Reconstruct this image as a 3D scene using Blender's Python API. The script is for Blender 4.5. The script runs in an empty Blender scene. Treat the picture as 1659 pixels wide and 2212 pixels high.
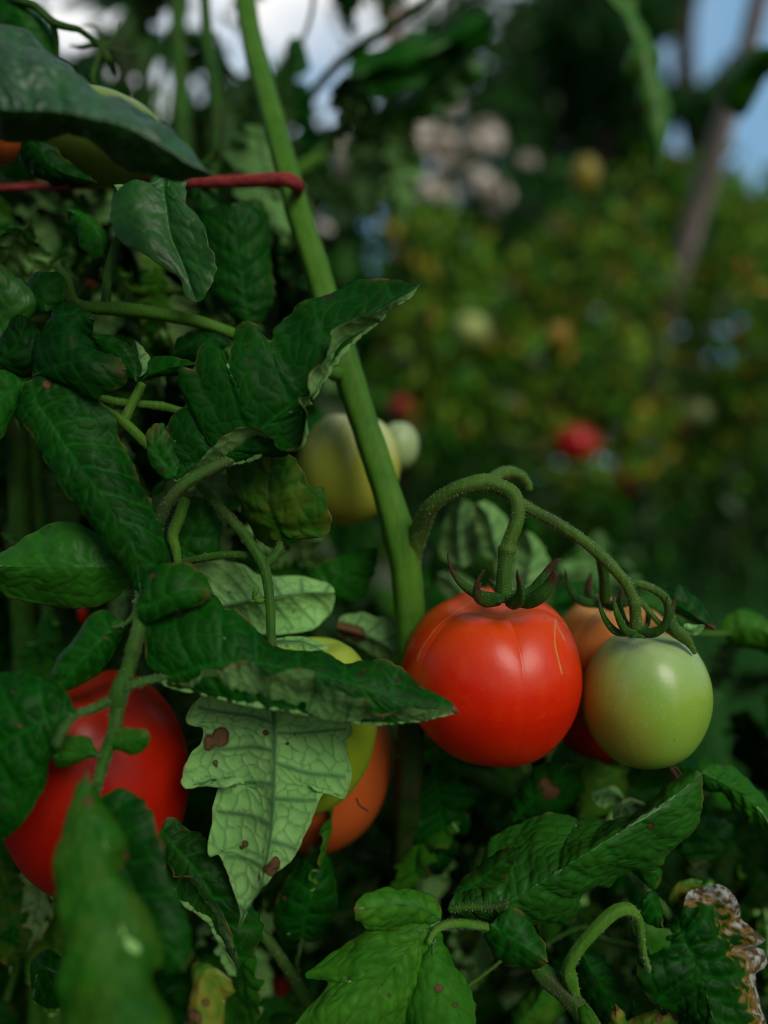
import bpy, math, random
import numpy as np
from mathutils import Vector, Matrix
random.seed(7); rng = np.random.RandomState(11)
SC = bpy.context.scene; COL = SC.collection
rad = math.radians
# ------------------------------------------------------------ camera
CAMZ = 0.72; TILT = rad(-3.0)
cd = bpy.data.cameras.new("camera"); cam = bpy.data.objects.new("camera", cd); COL.objects.link(cam)
cam.location = (0, 0, CAMZ); cam.rotation_euler = (rad(90) + TILT, 0, 0)
cd.sensor_fit = 'VERTICAL'; cd.sensor_height = 36; cd.sensor_width = 27; cd.lens = 27
cd.clip_start = 0.01; cd.clip_end = 500
cd.dof.use_dof = True; cd.dof.focus_distance = 0.315; cd.dof.aperture_fstop = 2.25
SC.camera = cam
# ------------------------------------------------------------ world, sun, exposure
SUN = Vector((0.42, -0.74, 0.62)).normalized()
wd = bpy.data.worlds.new("World"); SC.world = wd; wd.use_nodes = True
nt_ = wd.node_tree; nt_.nodes.clear()
def wn(t, **k):
    n = nt_.nodes.new(t)
    for a, b in k.items(): setattr(n, a, b)
    return n
sky = wn('ShaderNodeTexSky', sky_type='NISHITA', sun_disc=False)
sky.sun_elevation = math.asin(SUN.z); sky.sun_rotation = math.atan2(SUN.x, SUN.y)
tc = wn('ShaderNodeTexCoord'); nz = wn('ShaderNodeTexNoise'); nz.inputs['Scale'].default_value = 2.6; nz.inputs['Detail'].default_value = 6
rp = wn('ShaderNodeValToRGB'); rp.color_ramp.elements[0].position = .42; rp.color_ramp.elements[1].position = .60
mx = wn('ShaderNodeMix', data_type='RGBA'); mx.inputs[7].default_value = (18.0, 17.6, 17.0, 1)
bg = wn('ShaderNodeBackground'); bg.inputs[1].default_value = 0.10; wo = wn('ShaderNodeOutputWorld')
L = nt_.links.new
L(tc.outputs['Generated'], nz.inputs['Vector']); L(nz.outputs['Fac'], rp.inputs[0])
sx = wn('ShaderNodeSeparateXYZ'); L(tc.outputs['Generated'], sx.inputs[0])
def wramp(src, a, b):
    n = wn('ShaderNodeMapRange'); n.inputs[1].default_value = a; n.inputs[2].default_value = b; L(src, n.inputs[0]); return n.outputs[0]
m1 = wn('ShaderNodeMath', operation='MULTIPLY'); m2 = wn('ShaderNodeMath', operation='MULTIPLY')
L(wramp(sx.outputs[1], .1, .6), m1.inputs[0]); L(wramp(sx.outputs[0], .36, .05), m1.inputs[1]); L(m1.outputs[0], m2.inputs[0]); L(rp.outputs[0], m2.inputs[1]); L(m2.outputs[0], mx.inputs[0])
hz = wn('ShaderNodeMix', data_type='RGBA'); hz.inputs[7].default_value = (4.2, 8.0, 12.0, 1); m3 = wn('ShaderNodeMath', operation='MULTIPLY'); L(wramp(sx.outputs[1], .1, .6), m3.inputs[0]); m3.inputs[1].default_value = .75
L(m3.outputs[0], hz.inputs[0]); L(sky.outputs[0], hz.inputs[6]); L(hz.outputs[2], mx.inputs[6]); L(mx.outputs[2], bg.inputs[0]); L(bg.outputs[0], wo.inputs[0])
sd = bpy.data.lights.new("sun", 'SUN'); sd.energy = 3.1; sd.angle = rad(30); sd.color = (1, .95, .86)
so = bpy.data.objects.new("sun", sd); COL.objects.link(so); so.location = (1, -2, 3)
so.rotation_euler = SUN.to_track_quat('Z', 'Y').to_euler()
SC.view_settings.view_transform = 'Standard'; SC.view_settings.look = 'None'
SC.view_settings.gamma = 1; SC.view_settings.exposure = -0.7
SC.cycles.max_bounces = 6; SC.cycles.transmission_bounces = 3; SC.cycles.use_denoising = True; SC.cycles.use_adaptive_sampling = False; SC.cycles.pixel_filter_type = 'BLACKMAN_HARRIS'; SC.cycles.filter_width = 1.05
# ------------------------------------------------------------ mapping: a point of the place from its bearing and distance
OFF = {'v': (0, 0), 'q1': (0, 0), 'q2': (829.5, 0), 'q3': (0, 553), 'q4': (829.5, 553), 'q5': (0, 1106),
       'q6': (829.5, 1106), 'q7': (0, 1659), 'q8': (829.5, 1659)}
ct, st = math.cos(TILT), math.sin(TILT)
def W(px, py, d):
    px = np.asarray(px, float); py = np.asarray(py, float); d = np.asarray(d, float) + 0 * px
    x = (px - 829.5) / 1659 * d; u = -(py - 1106) / 1659 * d
    return np.stack([x, d * ct - u * st, CAMZ + d * st + u * ct], -1)
def inv(P):
    y = P[..., 1]; z = P[..., 2] - CAMZ
    d = y * ct + z * st; u = -y * st + z * ct
    return P[..., 0] / d * 1659 + 829.5, 1106 - u / d * 1659, d
def pts(reg, s):
    a = np.array([[float(q) for q in w.split(',')] for w in s.split()])
    if reg != 'v': a[:, :2] *= .5
    a[:, 0] += OFF[reg][0]; a[:, 1] += OFF[reg][1]
    return a
def cr(P, n, per=False):          # arc-length resample through a Catmull-Rom spline
    P = np.asarray(P, float)
    if len(P) < 3: 
        t = np.linspace(0, 1, n)[:, None]; return P[0] * (1 - t) + P[-1] * t
    Q = np.vstack([2 * P[0] - P[1], P, 2 * P[-1] - P[-2]]); out = []
    for i in range(1, len(Q) - 2):
        t = np.linspace(0, 1, 14, endpoint=False)[:, None]; p0, p1, p2, p3 = Q[i - 1:i + 3]
        out.append(.5 * (2 * p1 + (p2 - p0) * t + (2 * p0 - 5 * p1 + 4 * p2 - p3) * t**2 + (3 * p1 - p0 - 3 * p2 + p3) * t**3))
    out = np.vstack(out + [P[-1:]])
    return resamp(out, np.linspace(0, 1, n))
def resamp(P, t):
    l = np.r_[0, np.cumsum(np.linalg.norm(np.diff(P[:, :3], axis=0), axis=1))]; l /= l[-1] + 1e-12
    return np.stack([np.interp(t, l, P[:, k]) for k in range(P.shape[1])], -1)
def noise3(P, sc, seed, octs=3):
    r = np.random.RandomState(abs(int(seed)) % 99991); o = np.zeros(P.shape[:-1]); a = 1; tot = 0
    for k in range(octs):
        for j in range(4):
            d = r.normal(size=3); d /= np.linalg.norm(d)
            o += a * np.sin(P @ d * sc * 6.28 * r.uniform(.7, 1.3) + r.uniform(0, 6.28)); tot += a * .7
        sc *= 2.1; a *= .5
    return o / tot * 1.4
def worley(u, v, cell, seed):
    x = u / cell; y = v / cell; ix = np.floor(x).astype(int); iy = np.floor(y).astype(int)
    f1 = np.full(x.shape, 9.); f2 = f1.copy()
    for dx in (-1, 0, 1):
        for dy in (-1, 0, 1):
            cx = ix + dx; cy = iy + dy; h = (cx * 73856093) ^ (cy * 19349663) ^ (seed * 83492791)
            h1 = ((h * 2654435761) & 0xffff) / 65535.; h2 = (((h >> 3) * 40503 * 69069) & 0xffff) / 65535.
            d = np.hypot(cx + .15 + .7 * h1 - x, cy + .15 + .7 * h2 - y)
            f2 = np.minimum(f2, np.maximum(f1, d)); f1 = np.minimum(f1, d)
    return (f2 - f1) * cell
# ------------------------------------------------------------ materials
def mat(name):
    m = bpy.data.materials.new(name); m.use_nodes = True; t = m.node_tree; t.nodes.clear()
    def N(ty, ins=None, **k):
        n = t.nodes.new(ty)
        for a, b in k.items(): setattr(n, a, b)
        for a, b in (ins or {}).items():
            if hasattr(b, 'node'): t.links.new(b, n.inputs[a])
            else: n.inputs[a].default_value = b
        return n
    def mixc(f, a, b):
        n = N('ShaderNodeMix', data_type='RGBA')
        for i, q in ((0, f), (6, a), (7, b)):
            if hasattr(q, 'node'): t.links.new(q, n.inputs[i])
            else: n.inputs[i].default_value = q if i == 0 else (*q, 1)
        return n.outputs[2]
    def ma(op, a, b=0., c=0., cl=False):
        n = N('ShaderNodeMath', operation=op, use_clamp=cl)
        for i, q in enumerate((a, b, c)):
            if hasattr(q, 'node'): t.links.new(q, n.inputs[i])
            else: n.inputs[i].default_value = q
        return n.outputs[0]
    def noise(sc, det=4, vec=None, rough=.55):
        n = N('ShaderNodeTexNoise', {'Scale': sc, 'Detail': det, 'Roughness': rough})
        t.links.new(vec if vec is not None else OBJ, n.inputs['Vector']); return n.outputs['Fac']
    def ramp(f, lo, hi): return ma('MULTIPLY', ma('SUBTRACT', f, lo), 1 / (hi - lo), cl=True)
    OBJ = N('ShaderNodeTexCoord').outputs['Object']
    def out(sh): t.links.new(sh, N('ShaderNodeOutputMaterial').inputs[0])
    return m, N, mixc, ma, noise, ramp, out, OBJ
def attr(N, name, typ='GEOMETRY'): return N('ShaderNodeAttribute', attribute_name=name, attribute_type=typ)
def leaf_mat(name, under):
    m, N, mixc, ma, noise, ramp, out, OBJ = mat(name)
    inf = N('ShaderNodeObjectInfo'); sep = N('ShaderNodeSeparateColor', {0: inf.outputs['Color']})
    yel, lig, brn = sep.outputs[0], sep.outputs[1], sep.outputs[2]
    vein = attr(N, 'vein').outputs['Fac']; edge = attr(N, 'edge').outputs['Fac']; spot = attr(N, 'spot').outputs['Fac']
    n1 = noise(38, 5); n2 = noise(260, 3); n3 = noise(90, 4)
    if under:
        c = mixc(ramp(n1, .3, .7), (.15, .34, .085), (.25, .47, .15)); c = mixc(ma('MULTIPLY', ramp(n2, .3, .7), .35), c, (.07, .24, .05))
        c = mixc(ma('MULTIPLY', vein, .9), c, (.018, .07, .025))
    else:
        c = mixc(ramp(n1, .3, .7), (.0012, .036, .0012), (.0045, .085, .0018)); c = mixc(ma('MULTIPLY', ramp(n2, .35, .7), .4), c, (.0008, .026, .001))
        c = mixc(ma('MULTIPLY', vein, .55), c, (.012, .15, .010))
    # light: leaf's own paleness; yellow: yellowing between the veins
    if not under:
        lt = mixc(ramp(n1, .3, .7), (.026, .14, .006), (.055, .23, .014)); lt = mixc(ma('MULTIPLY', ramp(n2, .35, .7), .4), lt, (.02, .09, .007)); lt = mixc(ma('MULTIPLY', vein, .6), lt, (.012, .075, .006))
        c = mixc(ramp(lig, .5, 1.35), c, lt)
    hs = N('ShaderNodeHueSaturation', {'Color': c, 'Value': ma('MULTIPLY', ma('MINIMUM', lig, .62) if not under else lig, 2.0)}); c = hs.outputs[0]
    yf = ma('MULTIPLY', ma('POWER', yel, 2.3), ramp(n3, .38, .62), cl=True); c = mixc(yf, c, (.22, .20, .025) if not under else (.30, .27, .06))
    bf = ma('MULTIPLY', ma('MULTIPLY', edge, brn), ramp(n3, .50, .62), cl=True); c = mixc(bf, c, (.24, .13, .045))
    # small lesions
    sp = ma('MULTIPLY', ramp(noise(150, 1), .745, .775), brn, cl=True); c = mixc(sp, c, (.03, .018, .008))
    sc_ = mixc(ramp(ma('ADD', spot, ma('MULTIPLY', n3, .5)), .68, .92), (.035, .016, .005), (.13, .075, .03)); c = mixc(ramp(spot, .30, .5), c, sc_)
    dea = attr(N, 'dead').outputs['Fac']; dcol = mixc(ramp(noise(330, 3), .42, .56), (.085, .055, .022), (.40, .43, .39))
    c = mixc(ramp(dea, .1, .3), c, mixc(ramp(dea, .35, .8), (.20, .12, .02), dcol))
    bh = ma('ADD', ma('MULTIPLY', n2, .5), ma('MULTIPLY', noise(900, 2), .35))
    bmp = N('ShaderNodeBump', {'Strength': .35, 'Distance': .0007, 'Height': bh})
    rg = ma('ADD', .38 if not under else .62, ma('MULTIPLY', n2, .22))
    p = N('ShaderNodeBsdfPrincipled', {'Base Color': c, 'Roughness': rg, 'Normal': bmp.outputs[0], 'Specular IOR Level': inf.outputs['Alpha']})
    tr = N('ShaderNodeBsdfTranslucent', {'Color': N('ShaderNodeHueSaturation', {'Color': c, 'Saturation': 1.15, 'Value': 1.5}).outputs[0]})
    ms = N('ShaderNodeMixShader', {0: .22}); ms.id_data.links.new(p.outputs[0], ms.inputs[1]); ms.id_data.links.new(tr.outputs[0], ms.inputs[2])
    out(ms.outputs[0]); return m
M_TOP = leaf_mat('leaf_top', False); M_UND = leaf_mat('leaf_underside', True)
def stem_mat(name, a, b, streak, purple=.0):
    m, N, mixc, ma, noise, ramp, out, OBJ = mat(name)
    mp = N('ShaderNodeMapping', {'Vector': OBJ, 'Scale': (1, 1, .18)}); n1 = noise(60, 4); n2 = noise(700, 3, mp.outputs[0]); n3 = noise(1400, 2)
    c = mixc(ramp(n1, .3, .7), a, b); c = mixc(ma('MULTIPLY', ramp(n2, .45, .7), .5), c, streak)
    if purple: c = mixc(ma('MULTIPLY', ramp(noise(45, 3), .5, .7), purple), c, (.05, .03, .02))
    tip = attr(N, 'tip').outputs['Fac']; c = mixc(ramp(tip, .25, .8), c, (.050, .026, .012))
    bmp = N('ShaderNodeBump', {'Strength': .5, 'Distance': .0006, 'Height': ma('ADD', n2, ma('MULTIPLY', n3, .5))})
    p = N('ShaderNodeBsdfPrincipled', {'Base Color': c, 'Roughness': .55, 'Normal': bmp.outputs[0], 'Specular IOR Level': .12,
          'Subsurface Weight': .12, 'Subsurface Scale': .002})
    out(p.outputs[0]); return m
M_STEM = stem_mat('stem_green', (.036, .135, .007), (.070, .19, .013), (.10, .19, .035))
M_STEMD = stem_mat('stem_dark', (.010, .060, .004), (.035, .12, .010), (.06, .13, .02), .5)
M_PED = stem_mat('fruit_stalk_green', (.030, .095, .008), (.065, .15, .014), (.10, .17, .04), .35)
M_CAL = stem_mat('calyx_green', (.008, .065, .006), (.030, .11, .010), (.06, .13, .02), .2)
def hair_mat():
    m, N, mixc, ma, noise, ramp, out, OBJ = mat('stem_hair')
    p = N('ShaderNodeBsdfPrincipled', {'Base Color': (.36, .44, .30, 1), 'Roughness': .5}); out(p.outputs[0]); return m
M_HAIR = hair_mat()
def fruit_mat(name, a, b, top, crackc=(.55, .22, .03), rough=.3, blush_refl=None, spec=.5, sss=.25, sp=(1, .25, .05)):
    m, N, mixc, ma, noise, ramp, out, OBJ = mat(name)
    g = attr(N, 'lat').outputs['Fac']; ck = attr(N, 'crack').outputs['Fac']; bl = attr(N, 'blush_refl').outputs['Fac']
    n1 = noise(22, 4); n2 = noise(520, 3); n3 = noise(70, 3)
    c = mixc(ramp(n1, .3, .7), a, b)
    c = mixc(ramp(ma('ADD', g, ma('MULTIPLY', n3, .35)), .82, 1.22), c, top)
    mp = N('ShaderNodeMapping', {'Vector': OBJ, 'Scale': (1, 1, .12)}); sk = noise(150, 3, mp.outputs[0])
    c = mixc(ma('MULTIPLY', ma('MULTIPLY', ramp(sk, .50, .72), ramp(g, .45, .95)), .7), c, top)
    c = mixc(ma('MULTIPLY', ramp(noise(9, 3), .45, .7), .35), c, b)
    if blush_refl: c = mixc(ramp(ma('ADD', bl, ma('MULTIPLY', n1, .5)), .62, 1.55), c, blush_refl)
    c = mixc(ma('MULTIPLY', ramp(n2, .58, .68), .22), c, top)
    c = mixc(ramp(noise(650, 0), .86, .89), c, (.10, .06, .02))
    c = mixc(ramp(ma('MULTIPLY', ck, ma('ADD', .85, ma('MULTIPLY', n2, .3))), .2, .9), c, crackc)
    bmp = N('ShaderNodeBump', {'Strength': .12, 'Distance': .0005, 'Height': ma('SUBTRACT', n2, ma('MULTIPLY', ck, 1.2))})
    p = N('ShaderNodeBsdfPrincipled', {'Base Color': c, 'Roughness': ma('ADD', rough - .06, ma('MULTIPLY', n1, .12)), 'Normal': bmp.outputs[0],
          'Specular IOR Level': spec * .65, 'Subsurface Weight': sss, 'Subsurface Scale': .004, 'Subsurface Radius': sp})
    out(p.outputs[0]); return m
def plain_mat(name, a, b, sc, rough=.7, bump=.5, dist=.001, aniso=None):
    m, N, mixc, ma, noise, ramp, out, OBJ = mat(name)
    v = OBJ
    if aniso: v = N('ShaderNodeMapping', {'Vector': OBJ, 'Scale': aniso}).outputs[0]
    n = noise(sc, 6, v); c = mixc(ramp(n, .3, .7), a, b)
    bmp = N('ShaderNodeBump', {'Strength': bump, 'Distance': dist, 'Height': n})
    p = N('ShaderNodeBsdfPrincipled', {'Base Color': c, 'Roughness': rough, 'Specular IOR Level': .15, 'Normal': bmp.outputs[0]}); out(p.outputs[0]); return m
def fol_mat(name):
    m, N, mixc, ma, noise, ramp, out, OBJ = mat(name)
    a = attr(N, 'lc').outputs['Color']; c = mixc(ma('MULTIPLY', ramp(noise(30, 3), .3, .7), .4), a, (.02, .06, .012))
    p = N('ShaderNodeBsdfPrincipled', {'Base Color': c, 'Roughness': .5, 'Specular IOR Level': .15}); tr = N('ShaderNodeBsdfTranslucent', {'Color': c})
    ms = N('ShaderNodeMixShader', {0: .3}); ms.id_data.links.new(p.outputs[0], ms.inputs[1]); ms.id_data.links.new(tr.outputs[0], ms.inputs[2])
    out(ms.outputs[0]); return m
M_FOL = fol_mat('far_foliage')
# ------------------------------------------------------------ object helpers
def mesh_from(name, V, F, mats, attrs=None, smooth=True, mi=None):
    V = np.asarray(V, np.float32).reshape(-1, 3); F = np.asarray(F, np.int32); k = F.shape[1]
    me = bpy.data.meshes.new(name); me.vertices.add(len(V)); me.vertices.foreach_set('co', V.ravel())
    me.loops.add(F.size); me.loops.foreach_set('vertex_index', F.ravel())
    me.polygons.add(len(F)); me.polygons.foreach_set('loop_start', np.arange(0, F.size, k, dtype=np.int32))
    me.polygons.foreach_set('use_smooth', np.full(len(F), smooth))
    for m in mats: me.materials.append(m)
    if mi is not None: me.polygons.foreach_set('material_index', np.asarray(mi, np.int32))
    for a, v in (attrs or {}).items():
        v = np.asarray(v, np.float32)
        if v.ndim == 1: at = me.attributes.new(a, 'FLOAT', 'POINT'); at.data.foreach_set('value', v)
        else: at = me.attributes.new(a, 'FLOAT_COLOR', 'POINT'); at.data.foreach_set('color', np.c_[v, np.ones(len(v))].astype(np.float32).ravel())
    me.update(calc_edges=True); return me
def link(name, me, parent=None):
    o = bpy.data.objects.new(name, me); COL.objects.link(o)
    if parent is not None: o.parent = parent
    return o
def tag(o, label=None, cat=None, group=None, kind=None):
    for k, v in (('label', label), ('category', cat), ('group', group), ('kind', kind)):
        if v: o[k] = v
    return o
def root(name, loc, label, cat, group=None):
    o = bpy.data.objects.new(name, None); COL.objects.link(o); o.location = loc; o.empty_display_size = .02
    return tag(o, label, cat, group)
def rootpos(o):
    p = o
    q = np.zeros(3)
    while p is not None: q += np.array(p.location); p = p.parent
    return q
def gridfaces(n, m, closed=False):
    i = np.arange(n - 1)[:, None]; j = np.arange(m if closed else m - 1)[None]; j2 = (j + 1) % m
    return np.stack(np.broadcast_arrays(i * m + j, i * m + j2, (i + 1) * m + j2, (i + 1) * m + j), -1).reshape(-1, 4)
SEED = [100]
def leaf_mesh(rails, mid, K=5, bulge=.10, relief=1.0, ruffle=1.0, dead=None, teeth=1.0, face=None, under=False, spots=(), res=.0006, name='leaf', cell=.005, veinw=1.0, org=None, skew=.13):
    """rails: 3-D polylines from base to tip; rails[mid] is the midrib. face: the direction the main blade's top (or underside) looks."""
    SEED[0] += 1; sd = SEED[0]; r = np.random.RandomState(sd)
    Lm = np.sum(np.linalg.norm(np.diff(rails[mid], axis=0), axis=1)); nt = int(np.clip(Lm / res, 24, 260))
    t = np.linspace(0, 1, nt); R = []
    for k, P in enumerate(rails):
        P = cr(P, 400)
        if k == mid: R.append(resamp(P, t - skew * np.sin(np.pi * t))); continue
        Q = resamp(P, t)
        if k in (0, len(rails) - 1) and teeth:      # teeth of the leaf edge
            l = t * np.sum(np.linalg.norm(np.diff(P, axis=0), axis=1)); ph = l / .011 + 1.1 * noise3(np.c_[l, l * 0, l * 0], 22, sd + k, 2)
            saw = (ph % 1.); tw = (1 - np.abs(2 * saw**.6 - 1)) * (.5 + .5 * np.sin(ph * .7 + sd)**2)
            nb = R[mid] if k > mid else None
            tgt = resamp(cr(rails[mid], 200), t); dirv = Q - tgt; dl = np.linalg.norm(dirv, axis=1, keepdims=True); dirv /= dl + 1e-9
            Q = Q + dirv * (tw[:, None] * .0016 * teeth * np.minimum(1, dl / .006))
        R.append(Q)
    R = np.array(R)                                 # rails x nt x 3
    cols = []; scoord = []; seg = []
    for side, idx in ((-1, list(range(mid, -1, -1))), (1, list(range(mid, len(rails))))):
        c_side = []; s_side = []
        for a in range(len(idx) - 1):
            A, B = R[idx[a]], R[idx[a + 1]]
            w = np.max(np.linalg.norm(B - A, axis=1)); n = int(np.clip(w / res, 6, 130)); ss = np.linspace(0, 1, n, endpoint=(a == len(idx) - 2))
            if len(idx) > 2:
                A0 = R[idx[a - 1]] if a > 0 else A - (B - A); B1 = R[idx[a + 2]] if a + 2 < len(idx) else B + (B - A) * .6 + 0
                for s in ss:
                    if a == 0: m0 = (B - A) * 1.15
                    else: m0 = .45 * (B - A0)
                    if a + 2 < len(idx): m1 = .45 * (B1 - A)
                    else: m1 = (B - A) * .9
                    h = (2*s**3-3*s**2+1) * A + (s**3-2*s**2+s) * m0 + (-2*s**3+3*s**2) * B + (s**3-s**2) * m1
                    c_side.append(h)
            else:
                for s in ss: c_side.append(A * (1 - s) + B * s)
            s_side += list(ss + a)
        if side < 0: cols = c_side[::-1][:-1]; scoord = [-s for s in s_side[::-1]][:-1]
        else: cols += c_side; scoord += s_side
    G = np.array(cols).transpose(1, 0, 2); S = np.array(scoord)[None] + 0 * t[:, None]; T = t[:, None] + 0 * S  # nt x ns
    nL = mid; nR = len(rails) - 1 - mid
    jm = int(np.argmin(np.abs(S[0])))
    dv = np.linalg.norm(np.diff(G, axis=1), axis=2); v = np.zeros(S.shape); v[:, 1:] = np.cumsum(dv, 1); v -= v[:, jm:jm + 1]; u = T * Lm
    def normals(G):
        a = np.gradient(G, axis=0); b = np.gradient(G, axis=1); n = np.cross(a, b); l = np.linalg.norm(n, axis=2, keepdims=True); return n / (l + 1e-12)
    N = normals(G); main = (np.abs(S) <= 1) & (T > .15) & (T < .85)
    mn = N[main].mean(0); f = np.array(face if face is not None else (0, -1, 0), float)
    sg = 1. if (mn @ f) > 0 else -1.
    if under: sg = -sg
    width = np.where(S < 0, np.abs(v[:, :1]), np.abs(v[:, -1:])) + 1e-6; s01 = np.clip(np.abs(v) / width, 0, 1)
    taper = np.clip(np.minimum(T, 1 - T) * 7, 0, 1)**.6
    h = bulge * np.sin(np.pi * np.clip(s01, 0, 1)) * np.minimum(width, .035) * taper
    h += ruffle * .0020 * noise3(G, 28, sd, 2) * (.25 + s01**1.5) * taper * np.clip(width / .02, .3, 1)
    off = np.where(S < 0, .37, 0.)
    fr = (T + .009 * np.sin(v * 170 + sd)) * K + off; fd = np.abs(fr - np.round(fr)) * Lm / K
    w2 = .0008 * (1.15 - .7 * s01) * veinw
    sec = np.exp(-(fd / w2)**2) * (s01 < .93); mvein = np.exp(-(v / (.0011 * (1.2 - T)))**2)
    wl = worley(u + .0012 * np.sin(v * 400), v * .8 + .0012 * np.sin(u * 500), cell, sd); ter = np.exp(-(wl / ((.0004 if under else .0005) * veinw))**2)
    crease = np.maximum(np.exp(-(fd / .0022)**2) * (1 - .5 * s01), np.exp(-(v / .0022)**2))
    relief = relief * (.7 if under else 1.12); veinw = veinw * (1 if under else .8)
    h += relief * taper * (.0007 * (1 - crease) + .00028 * (1 - np.exp(-(wl / .0013)**2)) - .0003)
    h += relief * .00018 * noise3(G, 110, sd + 5, 2) * taper
    G = G + N * sg * h[..., None]
    vein = np.maximum.reduce([mvein, .85 * sec, .55 * ter])
    de = np.minimum(np.abs(v - v[:, :1]), np.abs(v - v[:, -1:])); de = np.minimum(de, (1 - T) * Lm * .35)
    edge = np.exp(-de / .00055)
    spot = np.zeros(S.shape)
    for sx_, sy_, rr in spots:
        gx, gy, gd = inv(G); d = np.hypot(gx - sx_, gy - sy_) + .8 * rr * noise3(G, 1300 / (rr * 3), sd + 9, 4); spot = np.maximum(spot, np.clip(1 - d / (2 * rr), 0, 1))
    dd = np.zeros(S.shape)
    if dead: dd = np.clip((np.sign(dead[0]) * S / max(nR, 1) - dead[1] + (.16 * noise3(G, 45, sd + 4, 4) + .12 * noise3(G, 260, sd + 8, 2))) * 3, 0, 1) * (T > dead[2])
    if org is not None: G = G - org
    n, m = S.shape; F = gridfaces(n, m)
    if sg < 0: F = F[:, ::-1]
    # gridfaces order gives normal = cross(dcol,drow); flip to agree with N (row x col)
    F = F[:, ::-1]
    return mesh_from(name, G.reshape(-1, 3), F, [M_TOP, M_UND], {'vein': vein.ravel(), 'edge': edge.ravel(), 'spot': spot.ravel(), 'dead': dd.ravel()})
def solid(o, th=.00035):
    md = o.modifiers.new('thickness', 'SOLIDIFY'); md.thickness = th; md.offset = -1; md.material_offset = 1; md.material_offset_rim = 0
    return o
def leaf(parent, reg, midrib, dm, left, right, under=False, tint=(.15, .5, .6), spots='', K=5, label=None, name='leaf', gloss=.10, **kw):
    """midrib: bearings; dm: distances (number or list); left / right: [(bearings, distance offset), ...] from midrib outward."""
    def dist(n, d):
        d = np.atleast_1d(np.asarray(d, float)); return np.interp(np.linspace(0, 1, n), np.linspace(0, 1, len(d)), d)
    m = pts(reg, midrib); md = dist(len(m), dm); M3 = W(m[:, 0], m[:, 1], md)
    def rail(s, off):
        p = pts(reg, s); p = np.vstack([m[0], p, m[-1]]); l = np.r_[0, np.cumsum(np.hypot(*np.diff(p, axis=0).T))]; l /= l[-1]
        od = dist(101, off); od = np.interp(l, np.linspace(0, 1, 101), od) * np.clip(np.sin(np.pi * l) * 2.2, 0, 1)
        d = np.interp(l, np.linspace(0, 1, 101), dist(101, dm)) + od
        return W(p[:, 0], p[:, 1], d)
    rails = [rail(s, o) for s, o in left[::-1]] + [M3] + [rail(s, o) for s, o in right]
    dbar = float(np.mean(md)); sps = []
    for w in spots.split():
        x, y, r_ = [float(q) for q in w.split(',')]; p = pts(reg, '%f,%f' % (x, y))[0]
        # spot distance measured sideways: find it on the blade plane
        k = np.argmin(np.hypot(m[:, 0] - p[0], m[:, 1] - p[1])); sps.append((p[0], p[1], r_ * (.5 if reg != 'v' else 1)))
    cdir = -W(m[:, 0], m[:, 1], md).mean(0) + np.array([0, 0, CAMZ])
    kw.setdefault('res', .0006 * dbar / .31)
    me = leaf_mesh(rails, len(left), K=K, face=cdir, under=under, spots=sps, org=rootpos(parent), name=name, **kw)
    o = link(name, me, parent); solid(o); o.color = (*tint, gloss)
    if label: o['label'] = label
    return o
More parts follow.
